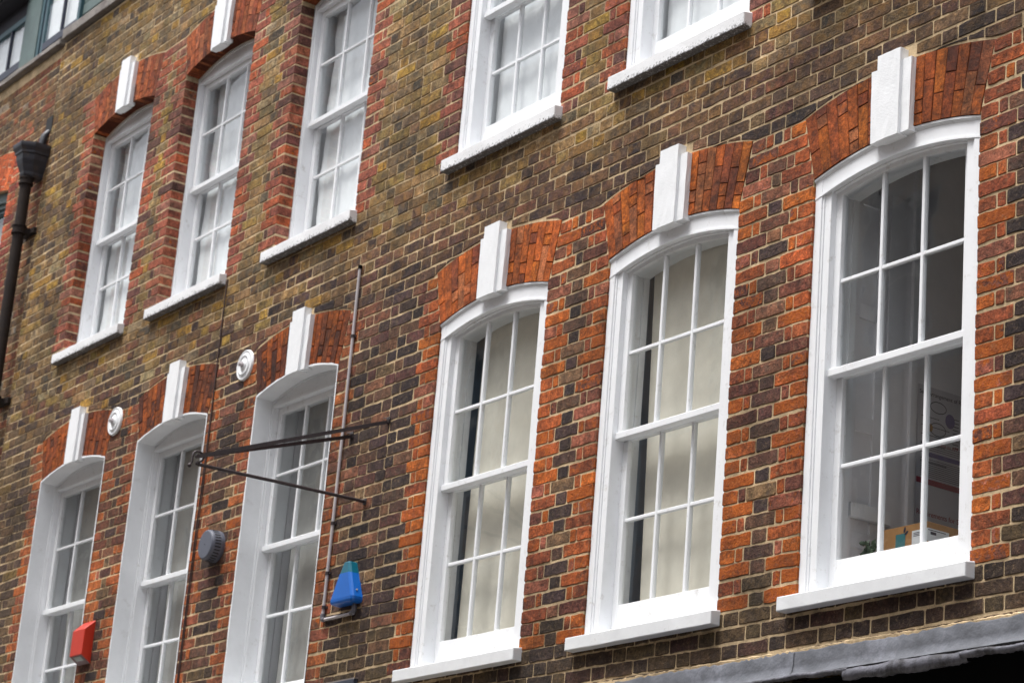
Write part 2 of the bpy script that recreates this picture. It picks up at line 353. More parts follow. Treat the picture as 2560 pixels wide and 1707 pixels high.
# ------------------------------------------------------------------ brick maker
rng = random.Random(7)
def U(a, b): return rng.uniform(a, b)
def wob(x, z): return 0.0045*math.sin(1.9*x+z*7.3)+0.0022*math.sin(5.3*x+1.3+z*23.1)
def inset(poly, d):
    cx = sum(p[0] for p in poly)/len(poly); cz = sum(p[1] for p in poly)/len(poly)
    hx = max(max(abs(p[0]-cx) for p in poly), 0.01); hz = max(max(abs(p[1]-cz) for p in poly), 0.01)
    return [(cx+(x-cx)*(1-d/hx), cz+(z-cz)*(1-d/hz)) for x, z in poly]
def brick_mesh(poly, yf, depth, bev):
    n = len(poly); fr = inset(poly, bev)
    tx, tz = U(-.005, .005), U(-.010, .010)
    cx = sum(p[0] for p in poly)/n; cz = sum(p[1] for p in poly)/n
    v = [(x, yf+tx*(x-cx)+tz*(z-cz), z) for x, z in fr]+[(x, yf+0.0022, z) for x, z in poly]+[(x, depth, z) for x, z in poly]
    f = [tuple(range(n))]
    for r in range(2):
        for i in range(n):
            j = (i+1) % n; f.append((r*n+i, (r+1)*n+i, (r+1)*n+j, r*n+j))
    return v, f
def rough_rect(x0, x1, z0, z1, j, lo=None):
    """rectangle with worn corners and uneven edges; lo: optional lower curve"""
    c = lambda: U(0.002, 0.009)
    L = x1-x0; nm = 2 if L < 0.13 else 4
    p = []
    if lo is None:
        p.append((x0+c(), z0+U(-j, j)))
        for i in range(nm): p.append((x0+L*(i+1)/(nm+1)+U(-.01, .01), z0+U(-j, j)))
        p.append((x1-c(), z0+U(-j, j)))
        p.append((x1+U(-j, j)*.5, z0+c()))
    else:
        for i in range(5):
            x = x0+L*i/4; p.append((x, min(max(z0, lo(x)), z1-0.004)))
    p.append((x1+U(-j, j)*.5, z1-c())); p.append((x1-c(), z1+U(-j, j)))
    for i in range(nm): p.append((x1-L*(i+1)/(nm+1)+U(-.01, .01), z1+U(-j, j)))
    p.append((x0+c(), z1+U(-j, j))); p.append((x0+U(-j, j)*.5, z1-c()))
    if lo is None: p.append((x0+U(-j, j)*.5, z0+c()))
    return [(x, z+wob(x, z0)) for x, z in p]

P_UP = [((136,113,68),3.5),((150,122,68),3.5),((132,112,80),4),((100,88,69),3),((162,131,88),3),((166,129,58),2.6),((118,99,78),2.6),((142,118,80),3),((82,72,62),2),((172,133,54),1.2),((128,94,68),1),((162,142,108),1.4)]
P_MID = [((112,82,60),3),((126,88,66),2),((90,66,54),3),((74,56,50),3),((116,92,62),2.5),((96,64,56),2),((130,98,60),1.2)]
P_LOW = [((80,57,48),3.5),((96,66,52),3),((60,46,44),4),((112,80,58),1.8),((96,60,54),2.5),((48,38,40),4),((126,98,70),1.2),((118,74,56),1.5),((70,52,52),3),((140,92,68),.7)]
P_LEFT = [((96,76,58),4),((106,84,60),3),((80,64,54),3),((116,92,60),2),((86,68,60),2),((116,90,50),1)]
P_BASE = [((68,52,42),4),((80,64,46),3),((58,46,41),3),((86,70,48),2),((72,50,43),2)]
Q_UP = [((164,92,68),3),((148,82,64),3),((168,86,52),2),((116,72,62),1.5),((154,100,82),1.5),((100,66,58),1)]
Q_LOWR = [((164,84,42),3),((146,75,45),2.5),((158,92,70),2),((104,60,48),1.5),((124,74,56),1.5),((178,94,36),2.6)]
Q_LOWL = [((160,86,46),3),((144,82,58),2),((168,94,50),2),((108,66,50),1.5),((122,82,62),1.5)]
A_R = [((136,69,30),4),((122,61,31),3),((130,76,50),2),((106,54,36),2),((146,78,28),1.5)]
A_L = [((128,64,25),4),((112,55,27),3),((94,48,30),2.5),((74,40,30),1.5)]
A_U = [((134,70,42),4),((122,62,41),3),((138,80,56),2),((104,56,42),1.5)]
N_MIX = [((124,92,66),3),((142,80,56),4),((104,76,58),3),((124,66,48),3),((138,102,66),1),((78,64,54),2),((150,138,126),.7)]
def pick(pal, spread=0.16):
    tot = sum(w for c, w in pal); r = U(0, tot)
    for c, w in pal:
        r -= w
        if r <= 0: break
    k = (1+U(-spread, spread))*0.93; c = lin(*c)
    return tuple(min(1, q*k*(1+U(-.05, .05))) for q in c)
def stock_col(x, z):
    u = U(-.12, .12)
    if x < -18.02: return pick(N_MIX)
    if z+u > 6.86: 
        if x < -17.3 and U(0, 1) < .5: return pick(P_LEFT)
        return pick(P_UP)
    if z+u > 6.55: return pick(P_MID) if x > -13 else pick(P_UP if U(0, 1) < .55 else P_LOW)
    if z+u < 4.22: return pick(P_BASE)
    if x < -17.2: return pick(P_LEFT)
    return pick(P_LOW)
def quoin_col(x, z):
    if z > 6.8: return (*pick(Q_UP), U(0.0, 0.42))
    if x > -12: return (*pick(Q_LOWR), U(0.05, 0.66) if z < 5.7 else U(0.0, 0.52))
    return (*pick(Q_LOWL), U(0.05, 0.5))

BR = []      # dict(kind, poly, depth, yf, col, owner)
def put(kind, x0, x1, z0, z1, lo=None, depth=0.03, owner='main', col=None, mort=0.0100, fl=False, fr=False):
    h = mort/2+U(-.001, .0012)
    if x1-x0 < 0.03: return
    if lo is not None:
        if max(z1-h-lo(x0), z1-h-lo(x1)) < 0.016: return
        l2 = lambda x: lo(x)+0.010
    else: l2 = None
    j = 0.0024 if z0 > 6.8 else 0.003
    if kind == 'quoin_brick': c = col or quoin_col(x0, z0)
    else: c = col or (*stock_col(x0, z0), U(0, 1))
    yf = U(-0.0042, -0.001)
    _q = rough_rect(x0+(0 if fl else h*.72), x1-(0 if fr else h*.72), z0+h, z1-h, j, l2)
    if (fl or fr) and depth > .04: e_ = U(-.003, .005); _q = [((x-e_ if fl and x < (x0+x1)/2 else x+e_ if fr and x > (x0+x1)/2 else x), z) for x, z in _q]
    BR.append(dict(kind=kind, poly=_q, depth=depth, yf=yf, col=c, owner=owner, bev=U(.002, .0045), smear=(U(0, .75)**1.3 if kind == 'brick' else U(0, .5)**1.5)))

CH, PH = 0.075, 0.034
S_, H_, C_ = 0.226, 0.113, 0.058
def fill(a, b, z0, z1, start, depth=0.03, lo=None, owner='main'):
    """Flemish bond fitted into a..b, starting with a stretcher (S) or header (H)"""
    g = b-a
    if g < 0.035: return
    best = None
    for s in (start,):
        seq = []; tot = 0; k = s
        while True:
            u = S_ if k == 'S' else H_
            if tot+u > g*1.18 and seq: break
            seq.append(u); tot += u; k = 'H' if k == 'S' else 'S'
            if tot >= g*0.93: break
        best = seq
    if len(best) == 1 and g > 0.2 and U(0, 1) < .4: best = [H_, H_]
    if len(best) == 2 and g < 0.26: best = [g]
    sc = g/sum(best); x = a
    for i, u in enumerate(best):
        x2 = x+u*sc+(U(-.005, .005) if i < len(best)-1 else 0)
        put('brick', x, x2, z0, z1, lo, depth, owner); x = x2
def bond(a, b, z0, z1, n, lo=None, owner='main', x_anchor=-21.0, rows=None):
    """running Flemish bond clipped to a..b"""
    per = S_+H_; off = 0 if n % 2 else per/2
    k = math.floor((a-x_anchor-off)/per)-1; cuts = []
    r2 = random.Random(n*13+5)
    x = x_anchor+off+k*per
    while x < b+per:
        cuts += [x+r2.uniform(-.006, .006), x+S_+r2.uniform(-.006, .006)]; x += per
    cs = [a]+[c for c in cuts if a+0.05 < c < b-0.05]+[b]
    for p, q in zip(cs, cs[1:]):
        if q-p > 0.19 and U(0, 1) < .08: mi = (p+q)/2; put('brick', p, mi, z0, z1, lo, owner=owner); put('brick', mi, q, z0, z1, lo, owner=owner)
        else: put('brick', p, q, z0, z1, lo, owner=owner)

XL, XR, ZB, ZT = -18.02, -5.0, 3.25, 10.10
def lay_courses():
    n0 = int((ZB-PH)/CH)+1; n1 = int((ZT-PH)/CH)
    for n in range(n0, n1):
        z0 = PH+n*CH; z1 = z0+CH; zm = (z0+z1)/2
        blk = []; los = []
        for w in WIN:
            if w['z0']-0.05 < zm < w['zs']: blk.append((w['x0'], w['x1'], w, 'open'))
            elif w['zs'] <= zm < w['zs']+ARCH_H:
                s = SKEW*(zm-w['zs'])/ARCH_H; blk.append((w['x0']-s, w['x1']+s, w, 'arch'))
            elif w['zs']+ARCH_H <= zm < w['zs']+ARCH_H+0.16:
                los.append(w)
                if zm < w['zs']+0.47: blk.append((w['xc']-0.128, w['xc']+0.128, w, 'key'))
        blk.sort(); edges = [(XL, None, None)]
        ints = []; a = XL; at = None
        for x0, x1, w, t in blk:
            ints.append((a, x0, at, (w, t))); a = x1; at = (w, t)
        ints.append((a, XR, at, None))
        for a, b, l, r in ints:
            ql = l is not None and l[1] != 'key'; qr = r is not None and r[1] != 'key'
            lw = l[0] if l else None; rw = r[0] if r else None
            dl = (0.104 if lw['k'] == 'brick' else 0.045 if lw['k'] == 'flush' else 0.03) if ql and l[1] == 'open' else 0.03
            dr = (0.104 if rw['k'] == 'brick' else 0.045 if rw['k'] == 'flush' else 0.03) if qr and r[1] == 'open' else 0.03
            if not ql and not qr:
                lo = None
                if los:
                    def lo(x, los=los):
                        for w in los:
                            if abs(x-w['xc']) < w['hw']+SKEW: return extr(w)(x)
                        return -9.0
                bond(a, b, z0, z1, n, lo); continue
            even = n % 2 == 0
            A, B = a, b
            if ql:
                if even:
                    put('quoin_brick', A, A+H_, z0, z1, depth=dl, fl=l[1] == 'open'); put('quoin_brick', A+H_, A+H_+C_, z0, z1); A += H_+C_
                else: put('quoin_brick', A, A+S_, z0, z1, depth=dl, fl=l[1] == 'open'); A += S_
            if qr:
                if even:
                    put('quoin_brick', B-H_, B, z0, z1, depth=dr, fr=r[1] == 'open'); put('quoin_brick', B-H_-C_, B-H_, z0, z1); B -= H_+C_
                else: put('quoin_brick', B-S_, B, z0, z1, depth=dr, fr=r[1] == 'open'); B -= S_
            if ql and qr: fill(A, B, z0, z1, 'S' if even else 'H')
            else: 
                bond(A, B, z0, z1, n)
lay_courses()

# gauged arches ------------------------------------------------------------
def lay_arch(w, owner='main', key=True, pal=None, gap=0.0028, alpha=(0.0, 0.45), cw=0.058):
    fi, fe = intr(w), extr(w); xc, hw = w['xc'], w['hw']
    kb = 0.118 if key else 0.0
    pal = pal or (A_U if w['up'] else (A_R if w['k'] == 'flush' else A_L))
    for sgn in (-1, 1):
        ns = max(1, round((hw-kb)/cw)); 
        for i in range(ns):
            t0, t1 = i/ns, (i+1)/ns
            # bottom / top x of this ring of voussoirs
            b0, b1 = kb+(hw-kb)*t0, kb+(hw-kb)*t1
            e0, e1 = kb+(hw+SKEW-kb)*t0, kb+(hw+SKEW-kb)*t1
            o_ = U(-.05, .05)
            cuts = [0.0, .36+o_, 1.0] if i % 2 == 0 else [0.0, .64+o_, 1.0]
            if U(0, 1) < .55: cuts.insert(2, .82+o_) if i % 2 else cuts.insert(1, .17+o_)
            if U(0, 1) < .12: cuts = [0.0, 1.0]
            for c0, c1 in zip(cuts, cuts[1:]):
                def pt(s, c):
                    xb = xc+sgn*(b0 if s == 0 else b1); xe = xc+sgn*(e0 if s == 0 else e1)
                    zb, ze = fi(max(min(xb, w['x1']), w['x0'])), fe(xe)
                    return (xb+(xe-xb)*c, zb+(ze-zb)*c)
                g = gap
                q = [pt(0, c0), pt(1, c0), pt(1, c1), pt(0, c1)]
                if sgn < 0: q = [q[1], q[0], q[3], q[2]]
                cx = sum(a[0] for a in q)/4; cz = sum(a[1] for a in q)/4
                hx = max(abs(a[0]-cx) for a in q); hz = max(abs(a[1]-cz) for a in q)
                q = [(cx+(x-cx)*(1-g/hx)+U(-.0008, .0008), cz+(z-cz)*(1-g/hz)+U(-.001, .001)) for x, z in q]
                bf = {'R1': 1.75, 'R2': 1.5, 'R3': 1.2}.get(w['n'], 1.35); pc = pick(pal, 0.16)
                col = (pc[0]*bf, pc[1]*bf*.98, pc[2]*bf*.8, U(*alpha))
                dp = 0.105 if w['k'] == 'brick' else 0.045
                BR.append(dict(kind='arch_brick', poly=q, depth=dp, yf=U(-.004, -.001), col=col, owner=owner, bev=.0012))
for w in WIN: lay_arch(w, gap=.004 if w['k'] == 'painted' else .0028)

# ------------------------------------------------------------------ the two buildings
HOUSE = empty('brick_terrace', (-11.5, 0.2, 0.0), 'long yellow and brown stock brick terrace with red brick arches and white sash windows', 'building')
NEIGH = empty('brick_house', (-19.4, 0.2, 0.0), 'redder brick house left of the black drainpipe with an orange arch', 'building')

def wall_sheet(name, parent, outer, holes, y, mat, revd):
    """mortar bed: a sheet with the openings cut out and short returns into them"""
    from mathutils.geometry import tessellate_polygon
    loops = [outer]+holes
    vl = [[Vector((x, z, 0)) for x, z in L] for L in loops]
    tri = tessellate_polygon(vl); flat = [p for L in loops for p in L]
    v = [(x, y, z) for x, z in flat]; f = []
    for a, b, c in tri:
        A, B, Cc = flat[a], flat[b], flat[c]
        s = (B[0]-A[0])*(Cc[1]-A[1])-(B[1]-A[1])*(Cc[0]-A[0])
        f.append((a, b, c) if s > 0 else (a, c, b))
    for L, dy in zip(holes, revd):
        n = len(v); k = len(L)
        v += [(x, y, z) for x, z in L]+[(x, y+dy, z) for x, z in L]
        for i in range(k):
            j = (i+1) % k; f.append((n+i, n+j, n+k+j, n+k+i))
    return mk(name, v, f, mat, parent, origin=(WL[parent][0], y, outer[0][1]))
holes = []; revd = []
E_ = 0.004
for w in WIN:
    fi = intr(w); xs = [w['x0']+(w['x1']-w['x0'])*i/12 for i in range(13)]
    L = [(w['x0']-E_, w['z0']-0.06), (w['x1']+E_, w['z0']-0.06)]+[(min(max(x, w['x0']-E_), w['x1']+E_), fi(x)+E_) for x in reversed(xs)]
    L[2] = (w['x1']+E_, L[2][1]); L[-1] = (w['x0']-E_, L[-1][1])
    holes.append(L); revd.append(w['rev']+0.02)
WALL = wall_sheet('wall', HOUSE, [(XL, ZB), (XR, ZB), (XR, ZT), (XL, ZT)], holes, 0.0008, M_MORTAR, revd)
# plain lower wall under the mortar sheet, back of the facade and the rooms
MB().box(XL, XR, 0.02, 0.3, 0.0, ZB-0.002).build('lower_wall', M_INTD, HOUSE)

MATK = {'brick': M_BRICK, 'quoin_brick': M_QUOIN, 'arch_brick': M_ARCH}
def parea(poly):
    q = [pix((x, 0, z)) for x, z in poly]
    cx = sum(p[0] for p in q)/len(q); cy = sum(p[1] for p in q)/len(q)
    if not (-10 < cx < 2570 and -10 < cy < 1717): return 0
    return abs(sum(q[i][0]*q[(i+1) % len(q)][1]-q[(i+1) % len(q)][0]*q[i][1] for i in range(len(q))))/2
MORT = lin(152, 132, 104)
def face_cols(b, f):
    n = len(b['poly']); k = b.get('smear', 0.0); c = b['col']
    e = tuple(c[i]*(1-k)+MORT[i]*k for i in range(3))+(c[3]*(1-k),)
    return [c]+[e if i < n else c for i in range(len(f)-1)]
def emit(owner, wallobj, archparent, lim=300):
    for kind in ('brick', 'quoin_brick', 'arch_brick'):
        L = [b for b in BR if b['kind'] == kind and b['owner'] == owner]
        if not L: continue
        for b in L: b['a'] = parea(b['poly'])
        L.sort(key=lambda b: -b['a'])
        for b in L[:lim]:
            v, f = brick_mesh(b['poly'], b['yf'], b['depth'], b['bev'])
            mk(kind, v, f, MATK[kind], wallobj, cols=face_cols(b, f))
        if L[lim:]:
            V = []; F = []; Cs = []
            for b in L[lim:]:
                v, f = brick_mesh(b['poly'], b['yf'], b['depth'], b['bev']); n = len(V)
                V += v; F += [tuple(i+n for i in q) for q in f]; Cs += face_cols(b, f)
            o = mk({'brick': 'further_brickwork', 'quoin_brick': 'further_quoins', 'arch_brick': 'further_arch_brickwork'}[kind], V, F, MATK[kind], wallobj, cols=Cs)
            o['kind'] = 'stuff'

# arch joints, keystones -----------------------------------------------------
def arch_bed(w, parent):
    fi, fe = intr(w), extr(w); n = 16; v = []
    dp = w['rev']-0.002 if w['k'] == 'brick' else 0.03
    for i in range(n+1):
        t = -1+2*i/n; xb = w['xc']+t*w['hw']; xe = w['xc']+t*(w['hw']+SKEW)
        v += [(xb, 0.0002, fi(xb)+0.0025), (xe, 0.0002, fe(xe)-0.002), (xb, dp, fi(xb)+0.0025)]
    f = []
    for i in range(n):
        a = 3*i; f += [(a, a+3, a+4, a+1), (a, a+2, a+5, a+3)]
    return mk('arch', v, f, M_ARCHM, parent)
def keystone(w, parent):
    """stepped block: wings 30 mm proud, centre panel 55 mm proud and taller"""
    xc = w['xc']+(0.0 if w['k'] == 'flush' else 0.018); zb = w['zs']+RISE
    tp = 0.94 if not w['n'].startswith('R') else 0.98
    def slab(h0, h1, z0, z1, y0, y1):
        pl = [(xc-h0, z0), (xc+h0, z0), (xc+h1, z1), (xc-h1, z1)]
        bm = bmesh.new(); vs = [bm.verts.new((x, y0, z)) for x, z in pl]+[bm.verts.new((x, y1, z)) for x, z in pl]
        for q in [(0,1,2,3),(7,6,5,4),(0,4,5,1),(1,5,6,2),(2,6,7,3),(3,7,4,0)]: bm.faces.new([vs[i] for i in q])
        bmesh.ops.subdivide_edges(bm, edges=bm.edges[:], cuts=4, use_grid_fill=True)
        for q in bm.verts: q.co += Vector((U(-.0012, .0012), U(-.001, .001), U(-.0012, .0012)))
        bm.verts.index_update(); r = ([q.co[:] for q in bm.verts], [[q.index for q in f.verts] for f in bm.faces]); bm.free(); return r
    mb = MB()
    mb.add(*slab(0.130*tp, 0.133, zb-0.028, w['zs']+0.418, -0.034, 0.02))
    mb.add(*slab(0.074*tp, 0.077, zb-0.036, w['zs']+0.476, -0.052, 0.019))
    return mb.build('keystone', M_STONE, parent)
for w in WIN:
    arch_bed(w, HOUSE); keystone(w, HOUSE)
emit('main', WALL, HOUSE)

# ------------------------------------------------------------------ sash windows
def frange(a, b, n): return [a+(b-a)*i/n for i in range(n+1)]
def rough_box(x0, x1, y0, y1, z0, z1, j=.0015, cuts=10, bev=0.005):
    bm = bmesh.new(); bmesh.ops.create_cube(bm, size=1.0)
    for q in bm.verts: q.co = Vector(((x0+x1)/2+q.co.x*(x1-x0), (y0+y1)/2+q.co.y*(y1-y0), (z0+z1)/2+q.co.z*(z1-z0)))
    ed = [e for e in bm.edges if abs((e.verts[0].co-e.verts[1].co).x) > 0.1]
    bmesh.ops.bevel(bm, geom=bm.edges[:], offset=bev, segments=2, affect='EDGES', profile=0.5)
    ed = [e for e in bm.edges if abs((e.verts[0].co-e.verts[1].co).x) > 0.1]
    bmesh.ops.subdivide_edges(bm, edges=ed, cuts=cuts, use_grid_fill=True)
    for q in bm.verts: q.co += Vector((U(-j, j)*.5, U(-j, j), U(-j, j)))
    bm.verts.index_update(); r = ([q.co[:] for q in bm.verts], [[q.index for q in f.verts] for f in bm.faces]); bm.free(); return r
def pane_obj(x0, x1, z0, z1, y, win, top=None):
    if top is None: v = [(x0,y,z0),(x1,y,z0),(x1,y,z1),(x0,y,z1)]; f = [(0,1,2,3)]
    else:
        xs = frange(x0, x1, 5); v = [(x,y,z0) for x in xs]+[(x,y,top(x)) for x in xs]; f = [(i,i+1,i+7,i+6) for i in range(5)]
    # tiny tilt of each hand-fitted pane
    a, b = U(-.004, .004), U(-.004, .004); cx, cz = (x0+x1)/2, (z0+z1)/2
    v = [(p[0], p[1]+a*(p[0]-cx)+b*(p[2]-cz), p[2]) for p in v]
    return mk('pane', v, f, M_GLASS, win)
def window(w):
    x0, x1, z0, zs, xc, hw = w['x0'], w['x1'], w['z0'], w['zs'], w['xc'], w['hw']
    up = w['up']; fl = w['k'] == 'flush'
    zm = (8.075 if up else 5.078); bu = (8.52 if up else (5.53 if fl else 5.568)); bl = (7.69 if up else 4.635)
    mb = MB(); ys = w['rev']-0.024 if fl else w['rev']
    fi = intr(w)
    if fl:
        # jambs with stepped moulding, arched head with cornice moulding
        for s in (0, 1):
            def jb(a, b, y0, y1, zt):
                if s == 0: mb.box(x0+a, x0+b, y0, y1, z0-.05, zt, .0015)
                else: mb.box(x1-b, x1-a, y0, y1, z0-.05, zt, .0015)
            jb(0.0, .046, ys-.004, .2, zs-.002); jb(.046, .058, ys+.003, .2, zs); jb(.058, .102, ys+.009, .2, zs+.0)
            jb(.094, .110, .16, .2, zs)
        xs = frange(x0, x1, 24)
        for a, b, y in ((0, .010, .003), (.010, .015, .007), (.015, .020, .011), (.020, .024, .0145), (.024, .094, ys-.001), (.094, .1045, ys-.0065)):
            mb.strip(xs, lambda x, b=b: fi(x)-b, lambda x, a=a: fi(x)-a+.0005, y, .2)
        mb.strip(xs, lambda x: fi(x)-.112, lambda x: fi(x)-.103, .04, .2)
        sx0, sx1 = x0+.100, x1-.100; yu, yl = .058, .103
        stop = lambda x: fi(x)-.106
        shead = 0.028
    else:
        for s in (0, 1):
            def jb(a, b, y0, y1):
                if s == 0: mb.box(x0+a, x0+b, y0, y1, z0-.05, zs+.0, .0015)
                else: mb.box(x1-b, x1-a, y0, y1, z0-.05, zs+.0, .0015)
            jb(-.05, .016, ys-.001, .3); jb(.016, .026, ys+.012, .3); jb(.022, .032, ys+.09, .3)
        zh = zs-.035
        xs = frange(x0, x1, 20)
        mb.strip(xs, lambda x: zh, lambda x: fi(x)+.03, ys+.016, .3)      # tympanum board
        mb.strip(xs, lambda x: fi(x)-.016, lambda x: fi(x)+.028, ys+.004, .29)
        mb.box(x0+.004, x1-.004, ys+.006, .29, zh-.012, zh+.010, .002)
        sx0, sx1 = x0+.028, x1-.028; yu, yl = ys+.046, ys+.088
        stop = lambda x: zh-.012
        shead = 0.045
    win = mb.build('window', M_WHITE, HOUSE); win['label'] = 'white painted timber sash window frame'
    st = .044; g0, g1 = sx0+st, sx1-st
    # upper sash (outer), lower sash (inner, set back)
    sb = MB(); ztop = stop(sx0)
    sb.box(sx0, g0, yu, yu+.036, zm-.016, stop((sx0+g0)/2)-.001, .002); sb.box(g1, sx1, yu, yu+.036, zm-.016, stop((sx0+g0)/2)-.001, .002)
    sb.strip(frange(g0, g1, 16), lambda x: stop(x)-shead, lambda x: stop(x)-.001, yu+.001, yu+.036)
    sb.box(sx0-.004, sx1+.004, yu-.012, yu+.037, zm-.018, zm+.018, .003)
    sb.build('upper_sash', M_WHITE, win)
    sb = MB(); zb = z0+.006; gz = (4.19 if fl else 4.17) if not up else 7.30
    if up and fl: gz = 7.335
    sb.box(sx0, g0, yl, yl+.036, zb, zm-.018, .002); sb.box(g1, sx1, yl, yl+.036, zb, zm-.018, .002)
    sb.box(g0-.001, g1+.001, yl+.001, yl+.035, zb, gz, .002); sb.box(sx0, sx1, yl+.001, yl+.035, zm-.018, zm+.016, .002)
    sb.build('lower_sash', M_WHITE, win)
    bw = .0095
    bx = [g0+(g1-g0)/3, g0+2*(g1-g0)/3]
    ytop = stop
    for x in bx:
        MB().box(x-bw, x+bw, yu+.006, yu+.034, zm+.016, ytop(x)-shead+.003, .003).build('glazing_bar', M_WHITE, win)
        MB().box(x-bw, x+bw, yl+.006, yl+.034, gz-.002, zm-.016, .003).build('glazing_bar', M_WHITE, win)
    MB().box(g0-.002, g1+.002, yu+.009, yu+.032, bu-bw, bu+bw, .003).build('glazing_bar', M_WHITE, win)
    MB().box(g0-.002, g1+.002, yl+.009, yl+.032, bl-bw, bl+bw, .003).build('glazing_bar', M_WHITE, win)
    cs = [g0]+bx+[g1]
    for a, b in zip(cs, cs[1:]):
        pane_obj(a-.004, b+.004, bu, stop(a)-shead, yu+.022, win, top=lambda x: stop(x)-shead+.01)
        pane_obj(a-.004, b+.004, zm, bu, yu+.022, win)
        pane_obj(a-.004, b+.004, bl, zm, yl+.022, win)
        pane_obj(a-.004, b+.004, gz-.01, bl, yl+.022, win)
    # sill
    sh = .068 if not up else .078
    sv = rough_box(x0-.068, x1+.028, -.058, yl+.05, z0-.018-sh, z0-.018, .0006 if not up else .0014)
    sv = ([(p[0], p[1], p[2]+(max(0, p[1]+.05)*.16 if p[2] > z0-.05 else 0)) for p in sv[0]], sv[1])
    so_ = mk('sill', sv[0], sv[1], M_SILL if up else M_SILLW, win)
    if fl:
        kb = MB().ball((sx0-.010, yl-.006, zm-.085), .014).tube([(sx0-.010, yl-.006, zm-.085), (sx0-.03, yl-.006, zm-.085)], .006, 8)
        kb.build('sash_stop', M_WHITE, win, smooth=True)
        MB().box(sx0-.0035, sx0-.0005, yu+.012, yu+.03, gz+.32, gz+.40).build('pulley_slot_cover', M_WHITE, win)
    if not up:
        lk = MB().box(xc-.02, xc+.02, yl+.01, yl+.03, zm+.016, zm+.034, .003); lk.build('sash_catch', M_IRON, win)
    # painted masonry reveal of the left hand windows
    if w['k'] == 'painted':
        rv = MB(); e = .006
        nz = 26; zl = [z0-.05+(zs-z0+.05)*i/nz for i in range(nz+1)]
        for s, xa in ((1, x0), (-1, x1)):
            v = []; f = []
            for i, z in enumerate(zl):
                jx = U(-.0025, .004)
                v += [(xa-s*.014, -.0058+U(-.001, .001), z), (xa+s*e, -.0058+U(-.001, .001), z), (xa+s*e, ys+.004, z)]
                v[-3] = (xa-s*(.004+jx), v[-3][1], z)
            for i in range(nz):
                a = 3*i
                q = [(a, a+1, a+4, a+3), (a+1, a+2, a+5, a+4)]
                f += q if s > 0 else [tuple(reversed(t)) for t in q]
            rv.add(v, f)
        xs = frange(x0, x1, 24); v = []; f = []
        for x in xs: 
            v += [(x, -.0058, fi(x)+.004+U(-.002, .004)), (x, -.0058, fi(x)-e), (x, ys+.004, fi(x)-e)]
        for i in range(24):
            a = 3*i; f += [(a+1, a+4, a+3, a), (a+2, a+5, a+4, a+1)]
        rv.add(v, f); rv.build('painted_reveal', M_REVEAL, win)
    w.update(sx0=sx0, sx1=sx1, yu=yu, yl=yl, gz=gz, zm=zm, win=win)
for w in WIN: window(w)

# rooms behind the windows ---------------------------------------------------
def room(name, x0, x1, y0, y1, z0, z1, mat):
    v = [(x0,y0,z0),(x1,y0,z0),(x1,y1,z0),(x0,y1,z0),(x0,y0,z1),(x1,y0,z1),(x1,y1,z1),(x0,y1,z1)]
    return mk(name, v, [(0,1,2,3),(7,6,5,4),(1,5,6,2),(2,6,7,3),(3,7,4,0)], mat, HOUSE)
room('first_floor_room', -9.9, -5.2, .21, 4.5, 3.3, 6.6, M_INT)
room('front_room', XL+.1, -9.95, .31, 4.5, 3.3, 6.6, M_INTD)
room('upper_room', XL+.1, -5.2, .31, 4.5, 6.8, 10.0, M_INT)
for w in WIN:   # inner linings: splayed window reveals of painted joinery
    d = .30 if w['n'] != 'R3' else .0
    if d:
        yb = .2 if w['k'] == 'flush' else .3
        mt = M_SHUT if w['up'] or w['k'] == 'painted' else M_DKBLUE
        lb = MB()
        lb.box(w['x0']-.03, w['x0']+.0, yb, yb+.28, w['z0']-.1, w['zs']+.12)
        lb.box(w['x1']-.0, w['x1']+.03, yb, yb+.28, w['z0']-.1, w['zs']+.12)
        if w['up'] or w['k'] == 'painted':
            for i in range(3): lb.box(w['x0']+.0, w['x0']+.012, yb+.02+.085*i, yb+.07+.085*i, w['z0'], w['zs']+.08, .002)
        lb.build('window_lining', mt, HOUSE)
    yb = .2 if w['k'] == 'flush' else .3
    MB().box(w['x0']-.1, w['x1']+.1, yb, yb+.12, w['zs']+.125, w['zs']+.25).build('inner_lintel', M_INT, HOUSE)

def drape(name, x0, x1, z0, z1, y, amp, waves, mat, label, cat, group=None, slant=0.0, edge=0.0, seed=1, nz=10):
    r = random.Random(seed); nx = max(24, int(waves*8)); v = []; f = []
    ph = r.uniform(0, 6)
    for j in range(nz+1):
        t = j/nz; z = z0+(z1-z0)*t
        for i in range(nx+1):
            s = i/nx; xa = x0+slant*t+(edge*math.sin(t*19+seed)+edge*.6*math.sin(t*43+seed*2) if i == 0 else 0)
            x = xa+(x1-xa)*s
            v.append((x, y+amp*math.sin(waves*2*math.pi*s+ph+.4*math.sin(3*t))+amp*.5*math.sin(waves*4.3*s+1+t), z))
    for j in range(nz):
        for i in range(nx):
            a = j*(nx+1)+i; f.append((a, a+1, a+nx+2, a+nx+1))
    o = mk(name, v, f, mat, None, smooth=True); return tag(o, label, cat, group)
byn = {w['n']: w for w in WIN}
w = byn['R2']; drape('roller_blind', w['x0']+.19, w['x1']-.03, w['z0']+.06, w['zs']+.0, .205, .005, 2, M_CREAM, 'cream blind behind the middle of the three lower right windows', 'blind', slant=-.06, seed=3)
w = byn['R1']; drape('roller_blind', w['x0']+.15, w['x1']-.03, w['z0']+.06, w['zs']+.0, .205, .006, 3, M_CREAM, 'cream blind behind the lower window right of the iron bracket', 'blind', slant=.02, seed=4)
UPL = {'UL1': 'leftmost upper window beside the drainpipe', 'UL2': 'second upper window from the drainpipe', 'UL3': 'third upper window from the drainpipe, above the grey conduit',
       'UR1': 'fourth upper window from the drainpipe', 'UR2': 'fifth upper window, cut off by the top edge'}
